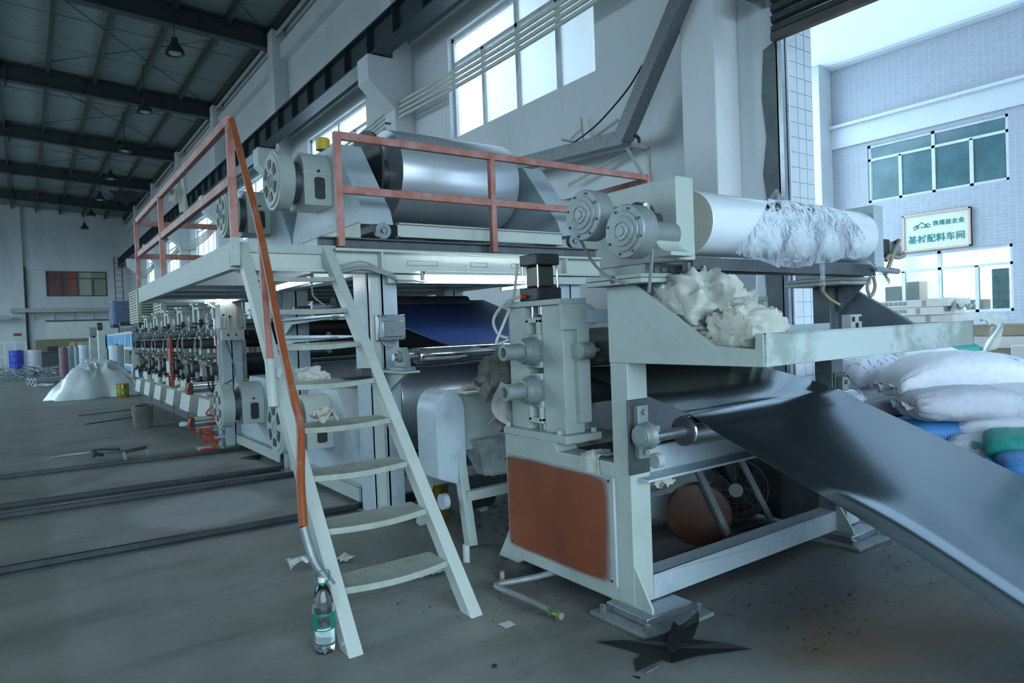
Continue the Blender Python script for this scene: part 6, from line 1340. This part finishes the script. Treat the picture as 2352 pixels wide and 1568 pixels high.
def fwin(n, y0, y1, z0, z1, ycuts, ztr, g, fmat):
    fr = MB(); x = FX+.06
    for a in (y0, y1-.05): fr.box(x-.03, x+.03, a, a+.05, z0, z1)
    for a in (z0, z1-.05): fr.box(x-.03, x+.03, y0, y1, a, a+.05)
    fr.box(x-.03, x+.03, y0, y1, ztr-.025, ztr+.025)
    for i, c_ in enumerate(ycuts): fr.box(x-.03, x+.03, c_-.03, c_+.03, z0, z1 if i == 1 else ztr)
    o = struct(fr, 'window_%d' % n, fmat, smooth=False); e = [y0+.05]+list(ycuts)+[y1-.05]
    for i in range(len(e)-1): MB().box(x-.005, x+.005, e[i]+.03, e[i+1]-.03, z0+.05, ztr-.025).build('pane', g, o, smooth=False)
    for a, b_ in ((e[0], e[2]), (e[2], e[-1])): MB().box(x-.005, x+.005, a+.03, b_-.03, ztr+.025, z1-.05).build('pane', g, o, smooth=False)
    return o
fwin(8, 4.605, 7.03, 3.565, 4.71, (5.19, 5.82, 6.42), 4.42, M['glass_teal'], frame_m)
fwin(9, 4.58, 7.3, 1.29, 2.46, (5.15, 5.76, 6.41), 2.13, M['glass'], frame_m)
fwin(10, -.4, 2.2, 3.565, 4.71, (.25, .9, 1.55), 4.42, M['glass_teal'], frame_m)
fwin(11, -.4, 2.2, 1.29, 2.46, (.25, .9, 1.55), 2.13, M['glass'], frame_m)
# rooms behind the panes
rm = MB(); 
for z0, z1, yy in ((.02, 3.0, (3.5, 7.8)), (.02, 3.0, (-1.2, 2.9))):
    rm.box(FX+3.2, FX+3.3, yy[0], yy[1], z0, z1); rm.box(FX+.2, FX+3.3, yy[0]-.1, yy[0], z0, z1); rm.box(FX+.2, FX+3.3, yy[1], yy[1]+.1, z0, z1); rm.box(FX+.2, FX+3.3, yy[0], yy[1], z1, z1+.1)
tag(rm.build('workshop_room', mat('white_room', (.75, .80, .82), .8), smooth=False), kind='structure')
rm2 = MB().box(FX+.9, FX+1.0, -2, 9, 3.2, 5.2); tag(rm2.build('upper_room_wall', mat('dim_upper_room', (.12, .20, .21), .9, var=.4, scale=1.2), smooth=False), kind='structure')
for k, (y, x, z) in enumerate(((5.3, 15.0, 2.75), (6.2, 15.0, 2.75), (5.3, 16.4, 2.9), (6.6, 16.4, 2.9))):
    t = thing('ceiling_lamp', ['lit white lamp in the workshop, front right', 'lit white lamp in the workshop, front left', 'lit white lamp deep in the workshop, right', 'lit white lamp deep in the workshop, left'][k], 'lamp', (x, y, z), 'lit lamps in the workshop opposite')
    MB().box(x-.05, x+.05, y-.28, y+.28, z-.08, z).build('tube', mat('room_lamp', (.9, .97, 1), .4, var=0, emit=30), t); MB().box(x-.09, x+.09, y-.3, y+.3, z, z+.04).build('batten', M['paint_light'], t)
for (y, w_, z0, z1, lab_) in ((6.72, .30, 1.29, 1.86, 'tall brown carton behind the workshop window, at the left'), (6.36, .28, 1.29, 1.93, 'tallest brown carton behind the workshop window'), (5.9, .42, 1.29, 1.58, 'low brown carton in the middle of the workshop window'), (5.28, .28, 1.29, 1.52, 'small brown carton right of the low one in the workshop window')):
    solo(MB().box(FX+.25, FX+.6, y-w_/2, y+w_/2, 1.0, z1), 'carton', M['brown'], lab_, 'carton', bevel=.005)
solo(MB().box(FX+.14, FX+.2, 4.70, 4.95, 1.32, 2.05), 'green_panel', mat('mottled_green_panel', (.12, .24, .22), .5, var=.6, scale=9), 'tall mottled green panel leaning inside the right end of the workshop window', 'panel')
tag(MB().box(FX+.2, FX+3.2, 3.5, 7.8, .9, 1.0).build('workbench_slab', wt, smooth=False), kind='structure')
# sign
SG = thing('workshop_sign', 'cream wooden-framed sign with green characters on the grey tiled facade', 'sign', (FX-.06, 5.78, 2.48))
sy0, sy1, sz0, sz1 = 5.19, 6.36, 2.485, 3.195
MB().box(FX-.05, FX-.001, sy0, sy1, sz0, sz1).build('board', mat('cream_board', (.66, .68, .56), .5, var=.04), SG)
for (a, b_, c_, d_) in ((sy0, sy1, sz0, sz0+.035), (sy0, sy1, sz1-.035, sz1), (sy0, sy0+.035, sz0, sz1), (sy1-.035, sy1, sz0, sz1)): MB().box(FX-.075, FX-.001, a, b_, c_, d_).build('frame_strip', mat('pink_wood_frame', (.62, .44, .36), .5), SG, bevel=.004)
gm = mat('green_sign_paint', (.01, .22, .19), .5)
text_mesh('基材配料车间', .158, (FX-.052, 5.775, 2.70), (0, -1, 0), (0, 0, 1), .004, spacing=1.08, bold=.003).build('lettering', gm, SG, smooth=False)
text_mesh('逸境居企业', .100, (FX-.052, 5.56, 2.975), (0, -1, 0), (0, 0, 1), .004, spacing=1.15, bold=.002).build('lettering', gm, SG, smooth=False)
lg = MB()
def stroke(pts, w_=.016):
    for p_, q_ in zip(pts[:-1], pts[1:]): lg.bar((FX-.054, 6.02-p_[0], 2.95+p_[1]), (FX-.054, 6.02-q_[0], 2.95+q_[1]), .006, w_, up=(0, p_[1]-q_[1], -(p_[0]-q_[0])) if False else (0, 0, 1))
stroke([(-.10, -.01), (0, .075), (.10, -.01)]); stroke([(-.15, -.02), (-.09, .03), (-.05, -.02), (-.14, -.055)]); stroke([(.06, .0), (.10, .04), (.16, .01)]); stroke([(.03, -.02), (.15, -.02)], .02); stroke([(-.012, -.02), (.012, -.02)], .028)
lg.build('emblem', gm, SG, smooth=False)
# canopy over the yard
cp = bpy.data.materials.new('white_canopy_sheet'); cp.use_nodes = True; n_ = cp.node_tree.nodes; L_ = cp.node_tree.links; n_.clear()
oo = n_.new('ShaderNodeOutputMaterial'); df = n_.new('ShaderNodeBsdfDiffuse'); tl = n_.new('ShaderNodeBsdfTranslucent'); mx = n_.new('ShaderNodeMixShader'); mx.inputs[0].default_value = .24
nz = n_.new('ShaderNodeTexNoise'); nz.inputs['Scale'].default_value = .6; rr = n_.new('ShaderNodeValToRGB'); rr.color_ramp.elements[0].color = (.80, .83, .87, 1); rr.color_ramp.elements[1].color = (.88, .91, .94, 1)
L_.new(nz.outputs['Fac'], rr.inputs[0]); L_.new(rr.outputs[0], df.inputs[0]); L_.new(rr.outputs[0], tl.inputs[0]); L_.new(df.outputs[0], mx.inputs[1]); L_.new(tl.outputs[0], mx.inputs[2]); L_.new(mx.outputs[0], oo.inputs[0])
can = tag(MB().box(6.25, FX-.05, -16, 8.35, 6.50, 6.54).build('canopy', cp, smooth=False), kind='structure')
MB().box(FX-.16, FX-.05, -16, 8.35, 6.44, 6.50).build('edge_trim', wt, can, smooth=False)
# ------------------------------------------------------------------ woven bags in the doorway
def bag(c, L, W, H, rz, m_, label, seed, bend=0.0, ears=.5, tilt=0.0, group='woven bags stacked in the doorway', grow=1.0):
    R = Matrix.Rotation(rz, 3, 'Z') @ Matrix.Rotation(tilt, 3, 'Y'); c = Vector(c)
    def fn(u, v):
        th = PI*(u); ph = 2*PI*v
        s = math.sin(th)**.55 if math.sin(th) > 0 else 0
        x = -math.cos(th); xs = math.copysign(abs(x)**.8, x)
        cy_, cz_ = math.cos(ph), math.sin(ph)
        yy = math.copysign(abs(cy_)**.65, cy_); zz = math.copysign(abs(cz_)**.8, cz_)
        q = Vector((x*1.6+seed*2.7, yy*1.3, zz*1.3+seed)); nn = noise.noise(q)*.5+noise.noise(q*2.6)*.28
        wid = .62+.38*s if s > 0 else .62
        hh = s
        wr = .05*math.sin(ph*11+seed+3*nn)*(abs(x)**2.5)+.05*(.3-abs(noise.noise(q*2.2)))+.025*noise.noise(q*5)
        p = Vector((xs*L/2*(1+.03*nn), yy*W/2*(wid if s > .0 else .62)*(1+.08*nn), zz*H/2*(hh*(1+.16*nn)+.05)+wr*H))
        p.z -= bend*H*(x*x)*1.0
        return c+R @ p
    t = thing('woven_bag', label, 'bag', c-Vector((0, 0, H/2)), group)
    MB().grid(fn, 40, 40).build('sack', m_, t, sharp=80)
    for sgn in (-1, 1):
        def ear(u, v, sgn=sgn):
            x = sgn*(L/2*.985+.06*v*ears*2); y = (u-.5)*W*.62*(1-.15*v); z = -bend*H+.02*math.sin(9*u+seed)*(.3+v)+.012*math.sin(23*u)*v
            return c+R @ Vector((x, y, z))
        MB().grid(ear, 14, 3, .002).build('stitched_end', m_, t, sharp=80)
    return t
def bp(px, py, X): return P(px, py, 0, X)
VW = -math.radians(38)
bag(bp(2190, 852, 6.05), 1.05, .55, .30, VW, M['bag'], 'big arched white woven bag on top of the stack under the tray', 1, bend=.35)
bag(bp(2262, 852, 6.45), .80, .55, .28, VW-.5, M['bag_print'], 'white woven bag with blue print behind the big arched one', 2, bend=.4)
bag(bp(2020, 860, 6.45), .80, .55, .36, VW+.2, M['bag_print'], 'plump blue-printed woven bag behind the machine leg, left of the arched one', 3)
bag(bp(2075, 925, 6.25), .85, .55, .20, VW, M['bag_grey'], 'flat white woven bag under the plump one', 4)
bag(bp(2200, 925, 5.75), .78, .5, .25, VW-.02, M['bag_grey'], 'grey woven bag with a sewn seam, below the big arched one', 5)
bag(bp(2335, 925, 6.1), .7, .5, .28, VW-.8, M['bag'], 'bright white woven bag right of the grey one', 6)
bag(bp(2175, 992, 5.85), .92, .55, .24, VW-.1, M['bag_blue'], 'blue striped woven bag below the grey one', 7)
bag(bp(2330, 985, 5.95), .7, .5, .22, VW-.6, M['bag'], 'white woven bag right of the blue striped one', 8)
bag(bp(2262, 1050, 5.85), .72, .5, .20, VW-.1, M['bag_striped'], 'pale woven bag with thin coloured stripes below the blue one', 9)
bag(bp(2368, 1024, 5.6), .55, .45, .22, VW-.5, M['bag_green'], 'green woven bag at the right edge of the stack', 10)
bag(bp(2330, 1092, 5.5), .75, .5, .19, VW, M['bag'], 'white woven bag near the bottom of the stack, at its right end', 11)
bag(bp(2400, 1070, 5.35), .5, .4, .18, VW-.4, M['bag_blue'], 'blue woven bag squeezed under the green one', 12)
bag(bp(1870, 862, 7.15), .6, .5, .32, VW+.5, M['bag'], 'white woven bag seen left of the far machine leg', 13)
for z_, l_ in ((.14, 'lowest bag of the small stack left of the far machine leg'), (.40, 'middle bag of the small stack left of the far machine leg')):
    q_ = bp(1870, 862, 7.15); bag((q_.x, q_.y, z_), .7, .55, .28, VW+.4, M['bag_grey'], 'grey woven '+l_, 40+int(z_*10))
bag(bp(2105, 822, 6.75), .6, .5, .26, VW, M['bag'], 'white woven bag at the back of the stack, under the tray edge', 14)
# bottom layers that carry the pile
for k, (x, y, z, m_, lab_) in enumerate(((6.15, 3.1, .12, 'bag_grey', 'lowest grey woven bag on the ground, behind the black sheet'), (6.2, 2.35, .12, 'bag', 'lowest white woven bag on the ground, behind the black sheet'), (6.2, 3.0, .34, 'bag_blue', 'second-layer blue woven bag behind the black sheet'), (6.25, 2.3, .34, 'bag', 'second-layer white woven bag behind the black sheet'), (6.25, 3.2, .55, 'bag', 'third-layer white woven bag behind the black sheet'), (6.3, 2.3, .55, 'bag_grey', 'third-layer grey woven bag behind the black sheet'), (5.75, 1.75, .12, 'bag', 'lowest white woven bag at the right end of the stack'), (5.75, 1.8, .33, 'bag', 'second-layer white woven bag at the right end of the stack'))):
    bag((x, y, z), .95, .6, .25, PI/2+.1*math.sin(k*2.1), M[m_], lab_, 20+k)
bag(bp(2110, 806, 6.75)+Vector((.25, -.1, .0)), .5, .4, .16, VW, M['bag_green'], 'green woven bag peeping over the back of the stack', 31)
# ------------------------------------------------------------------ boards and cartons on the yard
bd = None; nb = 0
pr_m = mat('grey_print', (.32, .28, .26), .6)
pal = MB(); 
for k in range(5): pal.box(8.6, 9.7, 3.4+k*.45, 3.55+k*.45, .12, .16)
for x in (8.65, 9.1, 9.55): pal.box(x, x+.1, 3.4, 5.4, 0, .12)
solo(pal, 'pallet', M['brown'], 'wooden pallet under the long white cartons', 'pallet', smooth=False)
zz = .16
LBL = ['lowest', 'second lowest', 'third lowest', 'fourth lowest', 'fifth lowest', 'sixth lowest', 'seventh lowest', 'eighth lowest', 'ninth lowest', 'tenth lowest', 'eleventh lowest', 'third from the top', 'second from the top', 'topmost']
for k in range(14):
    h = .095; dx = .03*math.sin(k*1.9); t = thing('long_carton', '%s long white carton in the printed stack beyond the door' % LBL[k], 'carton', (9.1, 4.4, zz), 'long white cartons stacked beyond the door')
    y0_ = 3.56+.05*math.sin(k*2.7); MB().box(8.85+dx, 9.45+dx, y0_, 5.3+.06*math.sin(k*1.3), zz, zz+h-.004).build('carton', M['white_board'], t, bevel=.006)
    MB().box(8.847+dx, 8.852+dx, y0_+.25, y0_+.30, zz+.01, zz+h-.012).build('tape', M['brown'], t)
    if k > 7:
        text_mesh('竹木纤维集成墙板', .052, (8.846+dx, 4.22, zz+h/2), (0, -1, 0), (0, 0, 1), .001, spacing=1.15).build('lettering', pr_m, t, smooth=False)
    zz += h
for k, (y0_, y1_, z0, z1, x0, m_, lab_) in enumerate(((2.3, 3.32, 0, .62, 8.5, 'brown', 'large brown crate at the bottom of the right-hand board pile'), (2.25, 3.3, .62, .80, 8.45, 'white_board', 'flat pale carton on the brown crate'), (2.3, 3.26, .80, .92, 8.5, 'brown', 'thin brown board pack on the pale carton'), (2.25, 3.3, .92, 1.05, 8.45, 'white_board', 'pale board pack second from the top of the right-hand pile'), (2.3, 3.22, 1.05, 1.18, 8.5, 'brown', 'brown board pack on top of the right-hand pile'), (2.2, 2.62, .46, .98, 7.9, 'white_board', 'white carton standing in front of the board pile'), (1.9, 2.35, .3, .9, 7.7, 'white_board', 'bright white carton at the right edge of the picture'))):
    solo(MB().box(x0, x0+.8, y0_, y1_, z0, z1-.004), 'board_pack', M[m_], lab_, 'carton', bevel=.006)
    if z0 in (.46, .3): solo(MB().box(x0, x0+.8, y0_, y1_, 0, z0-.004), 'crate', M['brown'], 'brown crate under the %s' % ('standing white carton' if z0 == .46 else 'bright white carton'), 'crate', bevel=.006)
rag((8.3, 2.95, 1.21), (.5, .35), 71, 'torn_wrapping', M['hose_white'], 'torn white wrapping on top of the board pile', 'wrapping', amp=.3)
solo(MB().grid(lambda u, v: P(2275+35*u-20*v, 750+60*v-10*u, 0, 8.1)+Vector((.03*math.sin(5*u+3*v), 0, 0)), 6, 8, .003), 'torn_wrapping', M['hose_white'], 'torn white sheet hanging down the front of the board pile', 'wrapping', sharp=80)
rag((9.0, 3.5, 1.35), (.35, .25), 73, 'torn_wrapping', M['hose_white'], 'crumpled white wrapping at the end of the long cartons', 'wrapping', amp=.6)
